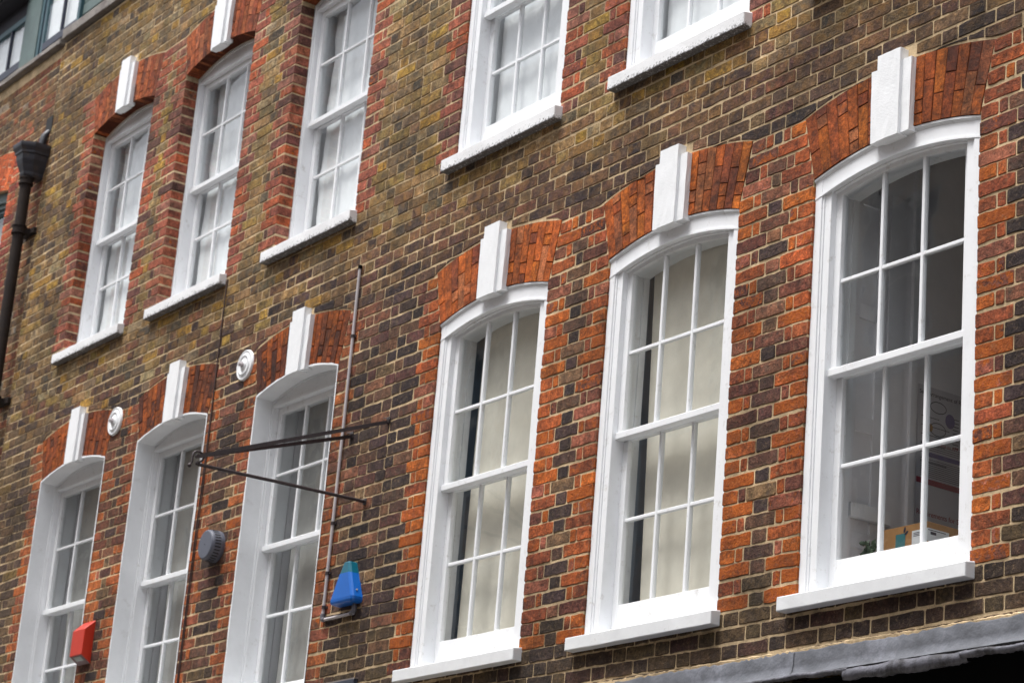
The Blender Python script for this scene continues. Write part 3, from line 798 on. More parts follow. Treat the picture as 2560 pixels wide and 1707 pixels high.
for i, n in enumerate(UPL):
    w = byn[n]
    if n[1] == 'L': drape('net_curtain', w['x0']+.085, w['x1']-.02, w['z0']+.05, w['zs']-.02, .250, .0025, 7, M_NET, 'white net curtain behind the '+UPL[n], 'curtain', 'white curtains of the upper windows', edge=.014, seed=10+i, nz=24)
    else: drape('net_curtain', w['x0']+.135, w['x1']-.02, w['z0']+.05, w['zs']-.02, .172, .003, 5, M_NET, 'white net curtain behind the '+UPL[n], 'curtain', 'white curtains of the upper windows', seed=10+i)
LOWL = {'L1': 'lower window above the red alarm box', 'L2': 'lower window behind the hook of the iron bracket', 'L3': 'lower window crossed by the bars of the iron bracket'}
for i, n in enumerate(LOWL):
    w = byn[n]
    drape('sheer_curtain', w['x0']+.13, w['x1']+.04, w['z0']+.05, w['zs']+.04, .31, .005, 3, M_GREYNET, 'grey sheer curtain behind the '+LOWL[n], 'curtain', 'grey curtains of the lower left windows', seed=20+i)

# ------------------------------------------------------------------ room with poster behind the right hand window (R3)
XP = -8.17
pb = MB().box(XP-.06, XP, .205, 2.2, 3.5, 6.55)
pb.build('side_wall', M_SHUT, HOUSE)
sh = MB()
for zA, zB in ((3.95, 4.60), (4.66, 5.18), (5.24, 5.9)):      # panelled shutter leaf: frame around recessed panels
    pass
sh.box(XP, XP+.014, .215, .262, 4.0, 6.1, .002); sh.box(XP, XP+.014, .372, .43, 4.0, 6.1, .002)
for zA in (4.0, 4.30, 4.86, 5.42, 6.0): sh.box(XP, XP+.0135, .26, .374, zA, zA+.075, .002)
sh.box(XP, XP+.010, .45, .555, 4.0, 6.1, .002); sh.box(XP, XP+.022, .60, .64, 3.6, 6.3, .003)
o = sh.build('window_shutter', M_SHUT); tag(o, 'white panelled shutter folded against the left side of the rightmost lower window', 'shutter')
MB().box(-8.16, -7.1, .16, .60, 4.10, 4.135, .003).build('window_board', M_SHUT, HOUSE)
POST = empty('poster', (XP+.003, .8, 4.4), 'pale printed poster with red and violet bands behind the rightmost lower window', 'poster')
MB().box(XP+.001, XP+.004, .665, 1.25, 4.35, 5.19).build('paper', M_POSTER, POST)
def pbar(y0, y1, z0, z1, mat, nm='printed_line'): MB().box(XP+.0045, XP+.0055, y0, y1, z0, z1).build(nm, mat, POST)
pbar(.668, 1.24, 4.700, 4.728, M_REDINK, 'red_band'); pbar(.72, 1.24, 4.84, 4.862, M_VIOINK, 'violet_band')
lines = MB()
for i in range(14):
    z = 4.905-.0105*i if i < 4 else 4.825-.0095*(i-4); lines.box(XP+.0045, XP+.0052, .69, .69+U(.35, .52), z, z+.0022)
for i in range(6): lines.box(XP+.0045, XP+.0052, .69, .69+U(.08, .2), 5.035-.045*i, 5.038-.045*i)
for i in range(9): lines.box(XP+.0045, XP+.0052, .90, .94, 5.06-.018*i, 5.064-.018*i)
lines.build('small_print', M_INK, POST)
def ell(y, z, ry, rz, mat, nm, ring=False):
    n = 24; v = [(XP+.006, y+ry*math.cos(2*math.pi*k/n), z+rz*math.sin(2*math.pi*k/n)) for k in range(n)]
    if ring:
        v += [(XP+.006, y+(ry-.004)*math.cos(2*math.pi*k/n), z+(rz-.004)*math.sin(2*math.pi*k/n)) for k in range(n)]
        f = [(k, (k+1) % n, n+(k+1) % n, n+k) for k in range(n)]
    else: f = [tuple(range(n))]
    mk(nm, v, f, mat, POST)
ell(.80, 5.095, .055, .03, M_INK, 'printed_oval', True); ell(.80, 4.985, .055, .034, M_INK, 'printed_oval', True); ell(.88, 5.045, .032, .036, M_VIOINK, 'printed_seal')
ell(.752, 4.985, .014, .02, M_ORAINK, 'printed_dot')
def text(body, size, mtx, mat, name, parent):
    cu = bpy.data.curves.new(name, 'FONT'); cu.body = body; cu.size = size; cu.extrude = 0.0003
    t = bpy.data.objects.new(name, cu); COL.objects.link(t)
    bpy.context.view_layer.update()
    me = bpy.data.meshes.new_from_object(t.evaluated_get(bpy.context.evaluated_depsgraph_get()))
    bpy.data.objects.remove(t)
    me.transform(mtx); vs = [v.co[:] for v in me.vertices]; fs = [tuple(p.vertices) for p in me.polygons]
    bpy.data.meshes.remove(me)
    return mk(name, vs, fs, mat, parent)
def sidem(y, z): return Matrix(((0, 0, 1, XP+.0065), (1, 0, 0, y), (0, 1, 0, z), (0, 0, 0, 1)))
text('Seat Arrangement of Reading', .03, sidem(.672, 5.145), M_INK, 'heading', POST)
text('Requirements for Students', .036, sidem(.672, 4.545), M_REDINK, 'heading', POST)
text('come to APP Study', .026, sidem(.80, 4.905), M_REDINK, 'heading', POST)
# cardboard parcel on the window board
BOX = empty('cardboard_box', (-7.85, .35, 4.14), 'brown cardboard parcel with white labels behind the rightmost lower window', 'box')
MB().box(-8.02, -7.705, .305, .56, 4.138, 4.358, .002).build('carton', M_CARD, BOX)
MB().box(-8.0, -7.6, .295, .60, 4.1365, 4.24, .002).build('lower_carton', M_CARD, BOX) if False else None
MB().box(-7.80, -7.7045, .3035, .3045, 4.262, 4.325).build('label', M_LABEL, BOX)
MB().box(-7.7045, -7.7035, .3045, .44, 4.268, 4.328).build('label', M_LABEL, BOX)
q = MB()
for i in range(3): q.box(-7.79, -7.75, .3028, .3034, 4.312-.007*i, 4.3145-.007*i)
q.box(-7.742, -7.715, .3028, .3034, 4.296, 4.31)
q.box(-7.7034, -7.7029, .325, .36, 4.30, 4.313); q.box(-7.7034, -7.7029, .31, .42, 4.318, 4.3215); q.box(-7.7034, -7.7029, .40, .43, 4.275, 4.292)
q.build('label_print', M_INK, BOX)
tq = [(-7.905, 4.262), (-7.845, 4.255), (-7.842, 4.322), (-7.905, 4.322)]
MB().prism(tq, .3032, .3046).build('teal_print', M_TEALPRINT, BOX)
dq = MB()
for cx, cz, a in ((-7.918, 4.252, .5), (-7.848, 4.338, 1.3), (-7.836, 4.322, .6), (-7.86, 4.252, .1)):
    n = 12; e = [(.014*math.cos(t*2*math.pi/n), .006*math.sin(t*2*math.pi/n)) for t in range(n)]
    dq.prism([(cx+x*math.cos(a)-z*math.sin(a), cz+x*math.sin(a)+z*math.cos(a)) for x, z in e], .3028, .304)
dq.build('dark_print', M_INK, BOX)
# potted plant
PL = empty('potted_plant', (-8.0, .22, 4.138), 'small dark green leafy plant at the bottom left of the rightmost lower window', 'plant')
pot = MB(); n = 16
pv = [(-8.0+r*math.cos(2*math.pi*k/n), .22+r*math.sin(2*math.pi*k/n), z) for r, z in ((.024, 4.1365), (.032, 4.18)) for k in range(n)]
pot.add(pv, [(k, (k+1) % n, n+(k+1) % n, n+k) for k in range(n)]+[tuple(range(n, 2*n))]); pot.build('pot', M_POT, PL)
rl = random.Random(4); lfo = []
for i in range(22):
    a = rl.uniform(0, 6.28); el = rl.uniform(-.1, 1.2); L = rl.uniform(.035, .06)
    base = Vector((-7.985+rl.uniform(-.045, .025), .215+rl.uniform(-.01, .01), 4.215+rl.uniform(0, .06)))
    dv = Vector((math.cos(a)*math.cos(el), .3*math.sin(a)*math.cos(el), math.sin(el))).normalized(); sv = dv.cross(Vector((.2, 1, .1))).normalized()
    nn = dv.cross(sv)
    pts = [base, base+dv*L*.35+sv*.012, base+dv*L*.8+sv*.009, base+dv*L+nn*.004, base+dv*L*.8-sv*.009, base+dv*L*.35-sv*.012, base+dv*L*.5+nn*.005]
    mk('leaf', pts, [(0,1,6),(1,2,6),(2,3,6),(3,4,6),(4,5,6),(5,0,6)], M_LEAF, PL)
MB().tube([(-8.0, .22, 4.17), (-7.995, .218, 4.22), (-7.985, .215, 4.28)], .003, 6).build('stem', M_LEAF, PL)
o = MB().add(*rough_box(XP+.016, XP+.05, .222, .475, 4.432, 4.500, .0006, 4, .003)).build('wooden_plank', M_WHITE)
tag(o, 'white wooden plank end propped inside the rightmost lower window above the plant', 'plank')

# ------------------------------------------------------------------ things fixed to the wall
# drainpipe
DP = empty('drainpipe', (-18.10, -.11, 0.0), 'brown cast iron drainpipe with black hopper head at the far left', 'drainpipe')
px_, py_ = -18.10, -.115
MB().tube([(px_, py_, 0.0), (px_, py_, 4), (px_, py_, 8.92)], .047, 20).build('pipe', M_RUSTPIPE, DP, smooth=True)
def collar(z, h=.075, r=.062, ears=True):
    mb = MB().tube([(px_, py_, z), (px_, py_, z+.012), (px_, py_, z+.014), (px_, py_, z+h-.014), (px_, py_, z+h-.012), (px_, py_, z+h)], [r, r, r-.006, r-.006, r, r], 20)
    if ears: mb.box(px_-.11, px_+.11, -.035, .004, z+.01, z+h-.012, .004); mb.box(px_-.035, px_+.035, -.10, 0, z+.012, z+h-.014)
    mb.build('pipe_collar', M_RUSTPIPE, DP)
collar(8.36); collar(6.88); collar(8.80, .06, .062, False); collar(5.3)
hp = MB()
def hop_ring(z, wx, wy):   # half octagon plan against the wall
    c = .42
    return [(px_-wx, 0.0, z), (px_-wx, -wy*(1-c), z), (px_-wx*(1-c), -wy, z), (px_+wx*(1-c), -wy, z), (px_+wx, -wy*(1-c), z), (px_+wx, 0.0, z)]
prof0 = [(8.925, .062, .185), (8.945, .075, .195), (8.97, .078, .2), (9.03, .105, .225), (9.075, .128, .24), (9.125, .136, .247), (9.13, .15, .26), (9.15, .152, .262), (9.185, .172, .28), (9.205, .176, .284), (9.225, .176, .284), (9.225, .16, .268), (9.19, .15, .255)]
prof = [(8.93+(z-8.93)*.92-.06, a*.84, b*.86) for z, a, b in prof0]
hv = []; hf = []
for z, a, b in prof: hv += hop_ring(z, a, b)
for i in range(len(prof)-1):
    for k in range(6):
        k2 = (k+1) % 6; hf.append((i*6+k, i*6+k2, (i+1)*6+k2, (i+1)*6+k))
hf += [(5,4,3,2,1,0), tuple(range((len(prof)-1)*6, len(prof)*6))]
mk('hopper_head', hv, hf, M_CASTIRON, DP)
MB().tube([(px_+.03, .06, 9.32), (px_+.03, -.0, 9.30), (px_+.03, -.03, 9.26), (px_+.03, -.04, 9.20), (px_+.03, -.045, 9.10)], .030, 14).build('outlet_spout', M_CASTIRON, DP, smooth=True)
o = MB().box(px_-.03, px_+.10, -.0075, .0, 9.30, 9.44).build('outlet_hole', M_SLOT, DP)

# thin cables
cab = MB()
for dx, r in ((0, .0048), (.018, .004)):
    pts = [(-14.352+dx*(1 if z < 5.7 else .4)+.006*math.sin(z*2.3+dx*50), -.0085, z) for z in [7.06-.16*i for i in range(19)]]
    cab.tube(pts, r, 6)
o = cab.build('wall_cable', M_CABLE, None, smooth=True); tag(o, 'thin brown cable running down from the second upper sill', 'cable')

# conduit to the blue alarm
CO = empty('conduit', (-12.5, -.02, 4.43), 'thin grey metal conduit running down the wall to the blue alarm box', 'conduit')
xA, xB = -12.503, -12.145
MB().tube([(xA, -.016, 6.68), (xA+.004, -.016, 5.6), (xA-.004, -.016, 4.445)], .0098, 10).build('conduit_tube', M_COND, CO, smooth=True)
MB().tube([(xA-.004, -.016, 4.432), (-12.3, -.016, 4.430), (xB, -.016, 4.432)], .0098, 10).build('conduit_tube', M_COND, CO, smooth=True)
MB().tube([(xB, -.016, 4.44), (xB, -.016, 4.56)], .011, 10).build('conduit_tube', M_CONDJ, CO, smooth=True)
for p in ([(xA-.004, -.016, 4.47), (xA-.004, -.016, 4.446), (xA+.002, -.016, 4.434), (xA+.024, -.016, 4.432)], [(xB-.03, -.016, 4.432), (xB-.01, -.016, 4.434), (xB, -.016, 4.447), (xB, -.016, 4.475)]):
    MB().tube(p, .0155, 12).build('elbow', M_CONDJ, CO, smooth=True)
MB().tube([(xA, -.016, 6.675), (xA, -.016, 6.70)], .013, 10).build('end_cap', M_BLACK, CO, smooth=True)
for z in (6.22, 5.02, 4.71, 4.50):
    MB().tube([(xA, -.016, z), (xA, -.016, z+.018)], .0145, 10).box(xA-.02, xA+.026, -.012, .0, z+.001, z+.016).build('saddle_clip', M_IRON, CO)

# blue alarm box
AB = empty('alarm_box', (-12.22, 0, 4.5), 'bright blue triangular alarm box with teal top on the dark brick', 'alarm box')
def wedge(zs_, name, mat, par):
    """rings (z, half width, depth, centre x); loft with rounded front edges"""
    v = []; f = []
    for z, hw, d, cx in zs_:
        e = min(.018, hw*.45)
        v += [(cx-hw, 0, z), (cx-hw, -d+e, z), (cx-hw+e*.3, -d+e*.3, z), (cx-hw+e, -d, z), (cx+hw-e, -d, z), (cx+hw-e*.3, -d+e*.3, z), (cx+hw, -d+e, z), (cx+hw, 0, z)]
    for i in range(len(zs_)-1):
        for k in range(8):
            k2 = (k+1) % 8; f.append((i*8+k, i*8+k2, (i+1)*8+k2, (i+1)*8+k))
    f += [(7,6,5,4,3,2,1,0), tuple(range((len(zs_)-1)*8, len(zs_)*8))]
    return mk(name, v, f, mat, par)
cxb = -12.212
wedge([(4.487, .112, .058, cxb), (4.492, .125, .072, cxb), (4.503, .129, .076, cxb), (4.520, .1285, .077, cxb), (4.672, .063, .068, cxb-.004)], 'cover', M_BLUE, AB)
wedge([(4.6725, .061, .066, cxb-.004), (4.735, .0345, .060, cxb-.006), (4.742, .030, .054, cxb-.006), (4.745, .022, .045, cxb-.006)], 'beacon_top', M_TEAL, AB)
MB().tube([(cxb+.108, -.038, 4.56), (cxb+.118, -.038, 4.562)], .0055, 10).build('screw', M_COND, AB)
# red alarm box
RB = empty('alarm_box', (-15.9, 0, 4.52), 'red wedge shaped alarm box overlapping the leftmost lower window', 'alarm box')
x0, x1 = -15.972, -15.774
pf = [(0, 4.520), (-.079, 4.576), (-.078, 4.760), (0, 4.835)]   # y, z side profile
v = [(x0, y, z) for y, z in pf]+[(x1, y, z) for y, z in pf]
bm = bmesh.new(); vs = [bm.verts.new(p) for p in v]
for q in [(1,5,6,2), (2,6,7,3), (0,3,7,4), (4,7,6,5), (0,1,2,3), (0,4,5,1)]: bm.faces.new([vs[i] for i in q])
bmesh.ops.recalc_face_normals(bm, faces=bm.faces[:]); bmesh.ops.bevel(bm, geom=bm.edges[:], offset=.004, segments=2, affect='EDGES', profile=.5)
bm.verts.index_update(); mk('cover', [q.co[:] for q in bm.verts], [[q.index for q in f.verts] for f in bm.faces], M_RED, RB); bm.free()
def ramp_quad(t0, t1, xa, xb, off):
    (ya, za), (yb, zb) = pf[0], pf[1]; P = lambda t: (ya+(yb-ya)*t, za+(zb-za)*t)
    nx = (-.056, -.079); L = math.hypot(*nx); o = (nx[0]/L*off, nx[1]/L*off)
    a, b = P(t0), P(t1)
    return [(xa, a[0]+o[0], a[1]+o[1]), (xb, a[0]+o[0], a[1]+o[1]), (xb, b[0]+o[0], b[1]+o[1]), (xa, b[0]+o[0], b[1]+o[1])]
mk('base_plate', ramp_quad(.04, .95, x0+.006, x1-.006, .001), [(3,2,1,0)], M_DARKRED, RB)
mk('lens', ramp_quad(.45, .86, x0+.05, x1-.035, .003), [(3,2,1,0)], M_LENS, RB)
# round grey sounder
GS = empty('wall_sounder', (-14.005, 0, 5.1), 'round grey slotted sounder on the wall between two lower windows', 'sounder')
gc = (-14.02, 0, 5.107)
MB().lathe([(.104, 0), (.108, -.03), (.107, -.035), (.1005, -.086), (.097, -.094), (.090, -.098)][::-1], gc, 48).build('housing', M_GREY, GS, smooth=False)
for k in range(30):
    a = 2*math.pi*k/30; ca, sa = math.cos(a), math.sin(a); r0, r1 = .1085, .1045
    t = (-sa*.0042, ca*.0042); v = []
    for y, r in ((-.034, r0), (-.074, r1)):
        for s in (-1, 1): v.append((gc[0]+r*ca+s*t[0], y, gc[2]+r*sa+s*t[1]))
        for s in (1, -1): v.append((gc[0]+(r-.01)*ca+s*t[0], y, gc[2]+(r-.01)*sa+s*t[1]))
    mk('slot', v, [(0,1,5,4), (1,2,6,5), (2,3,7,6), (3,0,4,7), (3,2,1,0), (4,5,6,7)], M_SLOT, GS)
MB().lathe([(.004, -.0995), (.004, -.09)], gc, 8).build('screw_hole', M_SLOT, GS)
# tie plates
for (cx, cz, lab) in ((-13.925, 6.345, 'white round wall tie plate left of the arch nearest the conduit'), (-15.895, 6.333, 'white round wall tie plate between the two leftmost lower arches')):
    tp_ = empty('wall_tie_plate', (cx, 0, cz-.1), lab, 'tie plate', 'round white tie plates')
    MB().lathe([(.012, -.034), (.030, -.030), (.034, -.022), (.060, -.021), (.064, -.026), (.070, -.026), (.074, -.019), (.094, -.016), (.099, -.020), (.104, -.018), (.108, -.006), (.108, .0)], (cx, 0, cz), 48).build('plate', M_STONE, tp_, smooth=True)
    n = 6; MB().lathe([(.004, -.062), (.014, -.060), (.016, -.05), (.016, -.036), (.022, -.036), (.022, -.028)], (cx, 0, cz), 8).build('bolt', M_COND, tp_)
# wrought iron sign bracket
IB = empty('sign_bracket', (-12.19, 0, 5.11), 'black iron sign bracket of two sloping bars and a rod ending in a scroll', 'bracket')
def flat_bar(a, b, wz, wx):
    a, b = Vector(a), Vector(b); d = (b-a).normalized(); s = d.cross(Vector((0, 0, 1))).normalized(); u = s.cross(d)
    v = []
    for p in (a, b):
        for i, j in ((-1,-1), (1,-1), (1,1), (-1,1)): v.append(p+s*wx*i+u*wz*j)
    return v, [(3,2,1,0), (4,5,6,7), (0,1,5,4), (1,2,6,5), (2,3,7,6), (3,0,4,7)]
hk = (-12.19, -1.125, 5.147)
for A in ((-11.983, .02, 5.585), (-12.405, .02, 5.572)):
    MB().add(*flat_bar(A, hk, .011, .004)).build('stay_bar', M_IRON, IB)
MB().tube([(-12.20, -1.13, 5.147), (-12.175, -1.13, 5.146)], .012, 10).build('pivot_bolt', M_IRON, IB)
MB().tube([(-12.164, .02, 5.112), (-12.18, -.6, 5.108), (-12.19, -1.115, 5.1)], .0105, 12).build('rod', M_IRON, IB, smooth=True)
sc = [(-1.115, 5.1), (-1.130, 5.101), (-1.128, 5.109), (-1.110, 5.116), (-1.094, 5.129), (-1.086, 5.150), (-1.100, 5.168), (-1.118, 5.176), (-1.140, 5.174), (-1.155, 5.162), (-1.160, 5.138), (-1.160, 5.110), (-1.166, 5.092)]
MB().tube([(-12.19, y, z) for y, z in sc], [.0085]*3+[.0065]*10, 10).build('scroll', M_IRON, IB, smooth=True)
MB().ball((-12.19, -1.172, 5.084), .0125).build('ball_end', M_IRON, IB, smooth=True)
for A in ((-11.983, 5.585), (-12.405, 5.572), (-12.164, 5.112)):
    MB().box(A[0]-.016, A[0]+.016, -.012, .002, A[1]-.02, A[1]+.02, .003).tube([(A[0]+.03, -.012, A[1]+.004), (A[0]-.02, -.03, A[1]+.012)], .003, 6).build('wall_fixing', M_IRON, IB)
# slate coloured panel at the bottom edge
PN = empty('shop_sign', (-12.23, 0, 3.3), 'dark slate grey sign panel peeking up at the bottom edge', 'sign')
MB().box(-12.42, -12.045, -.03, 0, 3.3, 4.03, .003).build('panel', M_PANEL, PN)
MB().box(-12.425, -12.04, -.027, -.0005, 4.0305, 4.037).build('edge_strip', M_PANELE, PN)

# ------------------------------------------------------------------ lead covered canopy at the bottom right
LC = empty('lead_canopy', (-7.4, -.15, 3.3), 'weathered grey lead flashing and canopy edge above the black shopfront', 'canopy')
def lead_sheet(xa, xb, lap):
    n = 30; v = []; f = []; r = random.Random(int(xa*100))
    pr = [(3.762, -.007), (3.752, -.012), (3.70, -.012), (3.665, -.02), (3.63, -.06), (3.585, -.25)]
    for i in range(n+1):
        x = xa+(xb-xa)*i/n
        for j, (z, y) in enumerate(pr):
            wv = .006*math.sin(x*9+j)+.004*math.sin(x*23+2*j)
            v.append((x, y-lap-abs(wv)*(.35 if j > 1 else .15), z+(.002*math.sin(x*6)+U(-.006, .005) if j == 0 else 0)))
    k = len(pr)
    for i in range(n):
        for j in range(k-1): a = i*k+j; f.append((a, a+1, a+k+1, a+k))
    mk('lead_sheet', v, f, M_LEAD, LC, smooth=True)
cutx = [-9.5, -8.66, -8.20, -7.36, -6.3, -5.0]
for i, (a, b) in enumerate(zip(cutx, cutx[1:])): lead_sheet(a-.04, b, .002+.004*(i % 2))
def rim(xa, xb, z, h, y, seed):
    r = random.Random(seed); n = 40; v = []; f = []
    ph = [r.uniform(0, 6) for _ in range(4)]
    for i in range(n+1):
        x = xa+(xb-xa)*i/n
        a = .003*math.sin(x*11+ph[0])+.002*math.sin(x*29+ph[1])+r.uniform(-.002, .002); b = .005*math.sin(x*9+ph[2])+.003*math.sin(x*31+ph[3])+r.uniform(-.003, .003)
        v += [(x, y+.06, z+a+.012), (x, y, z+a), (x, y-.008+b*.5, z-h*.5+a*.5), (x, y+b*.4, z-h+b), (x, y+.03, z-h+b+.004)]
    for i in range(n):
        for j in range(4): q = i*5+j; f.append((q, q+1, q+6, q+5))
    mk('lead_drip_edge', v, f, M_LEADRIM, LC, smooth=True)
rim(-8.15, -7.58, 3.587, .020, -.255, 1); rim(-7.6, -6.87, 3.578, .052, -.262, 2); rim(-6.9, -6.55, 3.572, .022, -.27, 3); rim(-6.56, -5.0, 3.577, .04, -.262, 4)
rim(-9.5, -8.12, 3.585, .022, -.255, 5)
MB().box(-9.5, -5.0, -.09, -.03, 2.6, 3.60).build('fascia', M_BLACK, LC)
# mortar fillet over the lead
v = []; f = []; n = 240
for i in range(n+1):
    x = -9.75+(4.75)*i/n; h = .006+.002*math.sin(x*7)+U(-.003, .004)
    if x < -9.4: h *= .5
    v += [(x, -.0045, 3.768+h), (x, -.0085, 3.768+h*.4), (x, -.0085, 3.745)]
for i in range(n):
    a = 3*i; f += [(a+1, a+4, a+3, a), (a+2, a+5, a+4, a+1)]
mk('mortar_fillet', v, f, M_MORTAR, HOUSE)

# ------------------------------------------------------------------ neighbour house at far left
NX0, NX1 = -22.6, XL-.004
nw = dict(n='U', x0=-19.93, x1=-18.785, z0=7.15, zs=8.975, k='flush', up=True); nw['xc'] = (nw['x0']+nw['x1'])/2; nw['hw'] = (nw['x1']-nw['x0'])/2; nw['rev'] = .06
for n in range(int((3.3-PH)/CH)+1, int((10.08-PH)/CH)):
    z0 = PH-.02+n*CH; z1 = z0+CH; zm = (z0+z1)/2
    if nw['z0']-.05 < zm < nw['zs']: it = [(NX0, nw['x0'], 0, 1), (nw['x1'], NX1, 1, 0)]
    elif nw['zs'] <= zm < nw['zs']+ARCH_H:
        s = SKEW*(zm-nw['zs'])/ARCH_H; it = [(NX0, nw['x0']-s, 0, 1), (nw['x1']+s, NX1, 1, 0)]
    else: it = [(NX0, NX1, 0, 0)]
    lo = None
    if nw['zs']+ARCH_H <= zm < nw['zs']+ARCH_H+.16: lo = lambda x: extr(nw)(x) if abs(x-nw['xc']) < nw['hw']+SKEW else -9
    for a, b, ql, qr in it:
        A, B = a, b; ev = n % 2 == 0
        qc = lambda: (*pick([((186,92,58),3), ((150,70,54),3), ((120,62,54),2)]), U(0, .3))
        if ql:
            if ev: put('quoin_brick', A, A+H_, z0, z1, owner='nb', col=qc(), depth=.06); put('quoin_brick', A+H_, A+H_+C_, z0, z1, owner='nb', col=qc()); A += H_+C_
            else: put('quoin_brick', A, A+S_, z0, z1, owner='nb', col=qc(), depth=.06); A += S_
        if qr:
            put('quoin_brick', B-S_, B, z0, z1, owner='nb', col=qc(), depth=.06); B -= S_
        bond(A, B, z0, z1, n, lo, owner='nb')
M_ARCHM2 = plain('pale_joint', lin(206, 170, 140), .95, .1, 20, .2)
lay_arch(nw, owner='nb', key=False, pal=[((168,80,46),4), ((154,70,40),3), ((176,92,56),2)], alpha=(0, .2), cw=.062, gap=.0045)
NW_hole = [(nw['x0']-E_, nw['z0']-.06), (nw['x1']+E_, nw['z0']-.06)]+[(x, intr(nw)(x)+E_) for x in reversed(frange(nw['x0']-E_, nw['x1']+E_, 12))]
NWALL = wall_sheet('wall', NEIGH, [(NX0, 3.3), (NX1, 3.3), (NX1, 10.08), (NX0, 10.08)], [NW_hole], .0008, M_MORTAR, [.1])
MB().box(NX0, NX1, .004, .3, 0, 3.298).build('lower_wall', M_OPP, NEIGH)
ab_ = arch_bed(nw, NEIGH); ab_.data.materials[0] = M_ARCHM2
emit('nb', NWALL, NEIGH)
# its window: pale green arched frame, white glazing
mb = MB(); fi = intr(nw); xs = frange(nw['x0'], nw['x1'], 20)
mb.strip(xs, lambda x: fi(x)-.09, lambda x: fi(x)+.01, .05, .2); mb.strip(xs, lambda x: fi(x)-.13, lambda x: fi(x)-.09, .075, .2)
for a, b in ((nw['x0'], nw['x0']+.09), (nw['x1']-.02, nw['x1'])): mb.box(a, b, .05, .2, nw['z0']-.05, nw['zs'])
NWW = mb.build('window', M_TEALP, NEIGH)
mb = MB(); mb.strip(xs, lambda x: fi(x)-.16, lambda x: fi(x)-.13, .10, .2); mb.box(nw['x0']+.09, nw['x1']-.02, .11, .14, 8.05, 8.10); mb.box(nw['xc']-.02, nw['xc']+.02, .11, .14, nw['z0'], nw['zs']-.05)
mb.build('sash', M_TEALW, NWW)
mk('pane', [(nw['x0']+.02, .13, nw['z0']), (nw['x1']-.01, .13, nw['z0']), (nw['x1']-.01, .13, nw['zs']), (nw['x0']+.02, .13, nw['zs'])], [(0,1,2,3)], M_GLASS, NWW)
o = MB().box(nw['x0'], nw['x1'], .2, .21, nw['z0'], nw['zs']+.1).build('roller_blind', M_NET); tag(o, 'white blind in the teal window left of the drainpipe', 'blind')
mk('room', [(NX0,.32,6.5),(NX1,.32,6.5),(NX1,3,6.5),(NX0,3,6.5),(NX0,.32,10.0),(NX1,.32,10.0),(NX1,3,10.0),(NX0,3,10.0)], [(0,1,2,3),(7,6,5,4),(1,5,6,2),(2,6,7,3),(3,7,4,0)], M_INTD, NEIGH)

# copings and the attic storey
cv = rough_box(NX0, -17.985, -.055, .30, 10.085, 10.135, .003, 24, .006); mk('coping', cv[0], cv[1], M_COPING, NEIGH)
cv = rough_box(-17.965, XR, -.05, .30, 10.115, 10.205, .004, 60, .008); mk('coping', cv[0], cv[1], M_COPING, HOUSE)
AT = empty('attic_storey', (-18.4, .25, 10.2), 'dark teal timber attic window band above the brick parapet in the top left corner', 'attic')
ya = .10
def att(name, mat, x0, x1, y0, y1, z0, z1, bev=.004, par=None): return MB().box(x0, x1, y0, y1, z0, z1, bev).build(name, mat, par or AT)
att('pilaster', M_TEALP, -19.255, -18.915, ya-.01, .5, 10.14, 11.6)
att('jamb', M_TEALW, -18.914, -18.865, ya+.0, .5, 10.14, 11.6); att('jamb', M_NAVY, -18.864, -18.835, ya+.012, .5, 10.14, 11.6); att('jamb', M_TEALW, -18.834, -18.79, ya+.006, .5, 10.14, 11.6)
att('mullion', M_TEALW, -18.085, -18.035, ya+.0, .5, 10.2, 11.6)
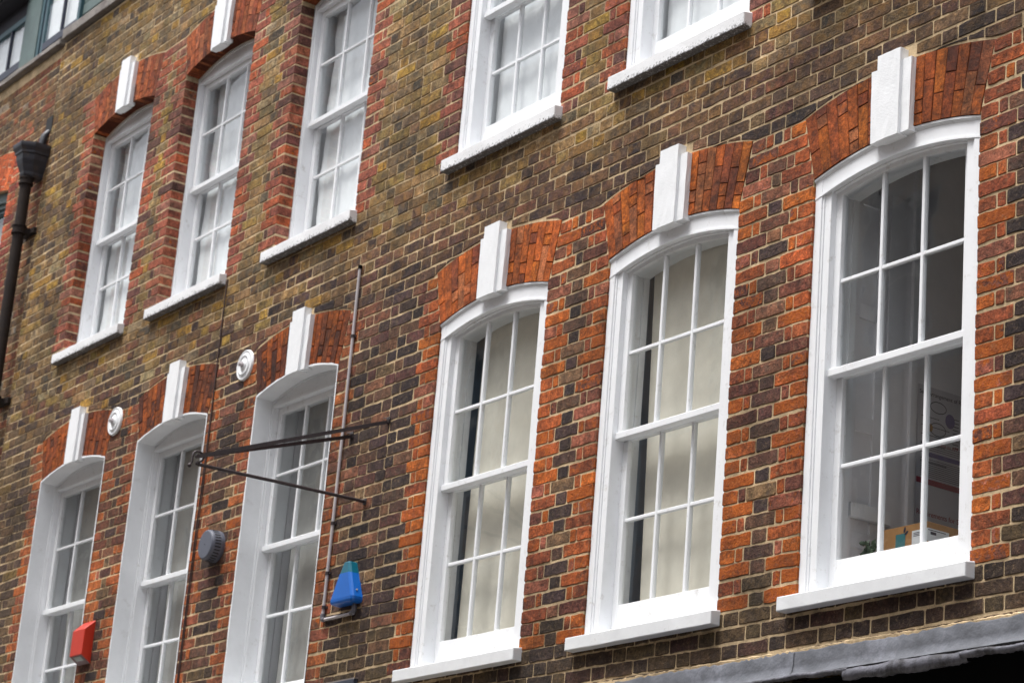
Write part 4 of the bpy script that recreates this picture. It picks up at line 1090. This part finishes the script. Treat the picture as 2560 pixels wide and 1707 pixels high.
for xa, xb, xm in ((-18.789, -18.086, -18.415), (-20.9, -19.256, -19.585)):
    wn = att('window', M_NAVY, xa, xb, ya+.002, ya+.12, 10.33, 10.41)
    top = 10.80 if xa < -19 else 11.0
    att('head', M_TEALW, xa, xb, ya+.0, ya+.12, top, top+.06, par=AT)
    att('glazing_bar', M_NAVY, xm-.012, xm+.012, ya+.0, ya+.03, 10.411, top, par=wn)
    if xa < -19:
        att('glazing_bar', M_NAVY, xm-.36-.012, xm-.36+.012, ya+.0, ya+.03, 10.411, top, par=wn)
    mk('pane', [(xa, ya+.018, 10.4), (xb, ya+.018, 10.4), (xb, ya+.018, top), (xa, ya+.018, top)], [(0,1,2,3)], M_GLASS, wn)
    att('sub_sill', M_NAVY, xa, xb, ya+.01, .5, 10.14, 10.329)
o = drape('net_curtain', -20.9, -18.05, 10.25, 11.4, .150, .004, 30, M_NET, 'white curtain behind the dark teal attic windows', 'curtain', seed=40)
for i in range(5): att('board', M_TEALP, -18.034, -14.5, ya+.03+.003*(i % 2), .5, 10.21+.11*i, 10.315+.11*i, .003)
att('eave', M_EAVE, -21.5, -19.2, -.06, 1.2, 11.02, 11.12); att('gutter', M_COPING, -21.5, -19.1, -.10, -.06, 11.04, 11.10, .01)
att('attic_head', M_EAVE, -21.5, -19.257, ya+.01, .5, 10.861, 11.02); att('attic_head', M_EAVE, -18.9, -12.0, .05, .5, 11.6, 11.8)
att('back_wall', M_INTD, -22, -12, 2.0, 2.1, 10.1, 12.0); att('roof', M_EAVE, -22, -5, .3, 6, 12.0, 12.1)
att('attic_floor', M_INTD, -22, -5, .31, 6, 10.02, 10.10)

# ------------------------------------------------------------------ building across the street (it shows as reflections in the panes)
OP = empty('opposite_building', (-20, -10.5, 0), 'brown brick building across the street, reflected in the lower window panes', 'building')
MB().box(-48, 14, -16, -10.0, 0, 12.6).build('wall', M_OPP, OP)
MB().box(-48, 14, -10.0, -9.86, 12.2, 12.75).build('cornice', M_OPPT, OP)
for i in range(22):
    xa = -46+2.7*i
    for zz_ in (3.9, 7.0, 9.9):
        wn = MB().box(xa, xa+1.1, -9.999, -9.94, zz_-.08, zz_).build('window', M_OPPT, OP)
        MB().box(xa+.06, xa+1.04, -9.998, -9.985, zz_, zz_+1.9).build('pane', M_INTD, wn)
        fr_ = MB().box(xa, xa+.06, -9.999, -9.95, zz_, zz_+1.96).box(xa+1.04, xa+1.1, -9.999, -9.95, zz_, zz_+1.96).box(xa+.06, xa+1.04, -9.999, -9.95, zz_+1.9, zz_+1.96).box(xa+.06, xa+1.04, -9.999, -9.96, zz_+.93, zz_+.98)
        fr_.build('frame', M_OPPT, wn)
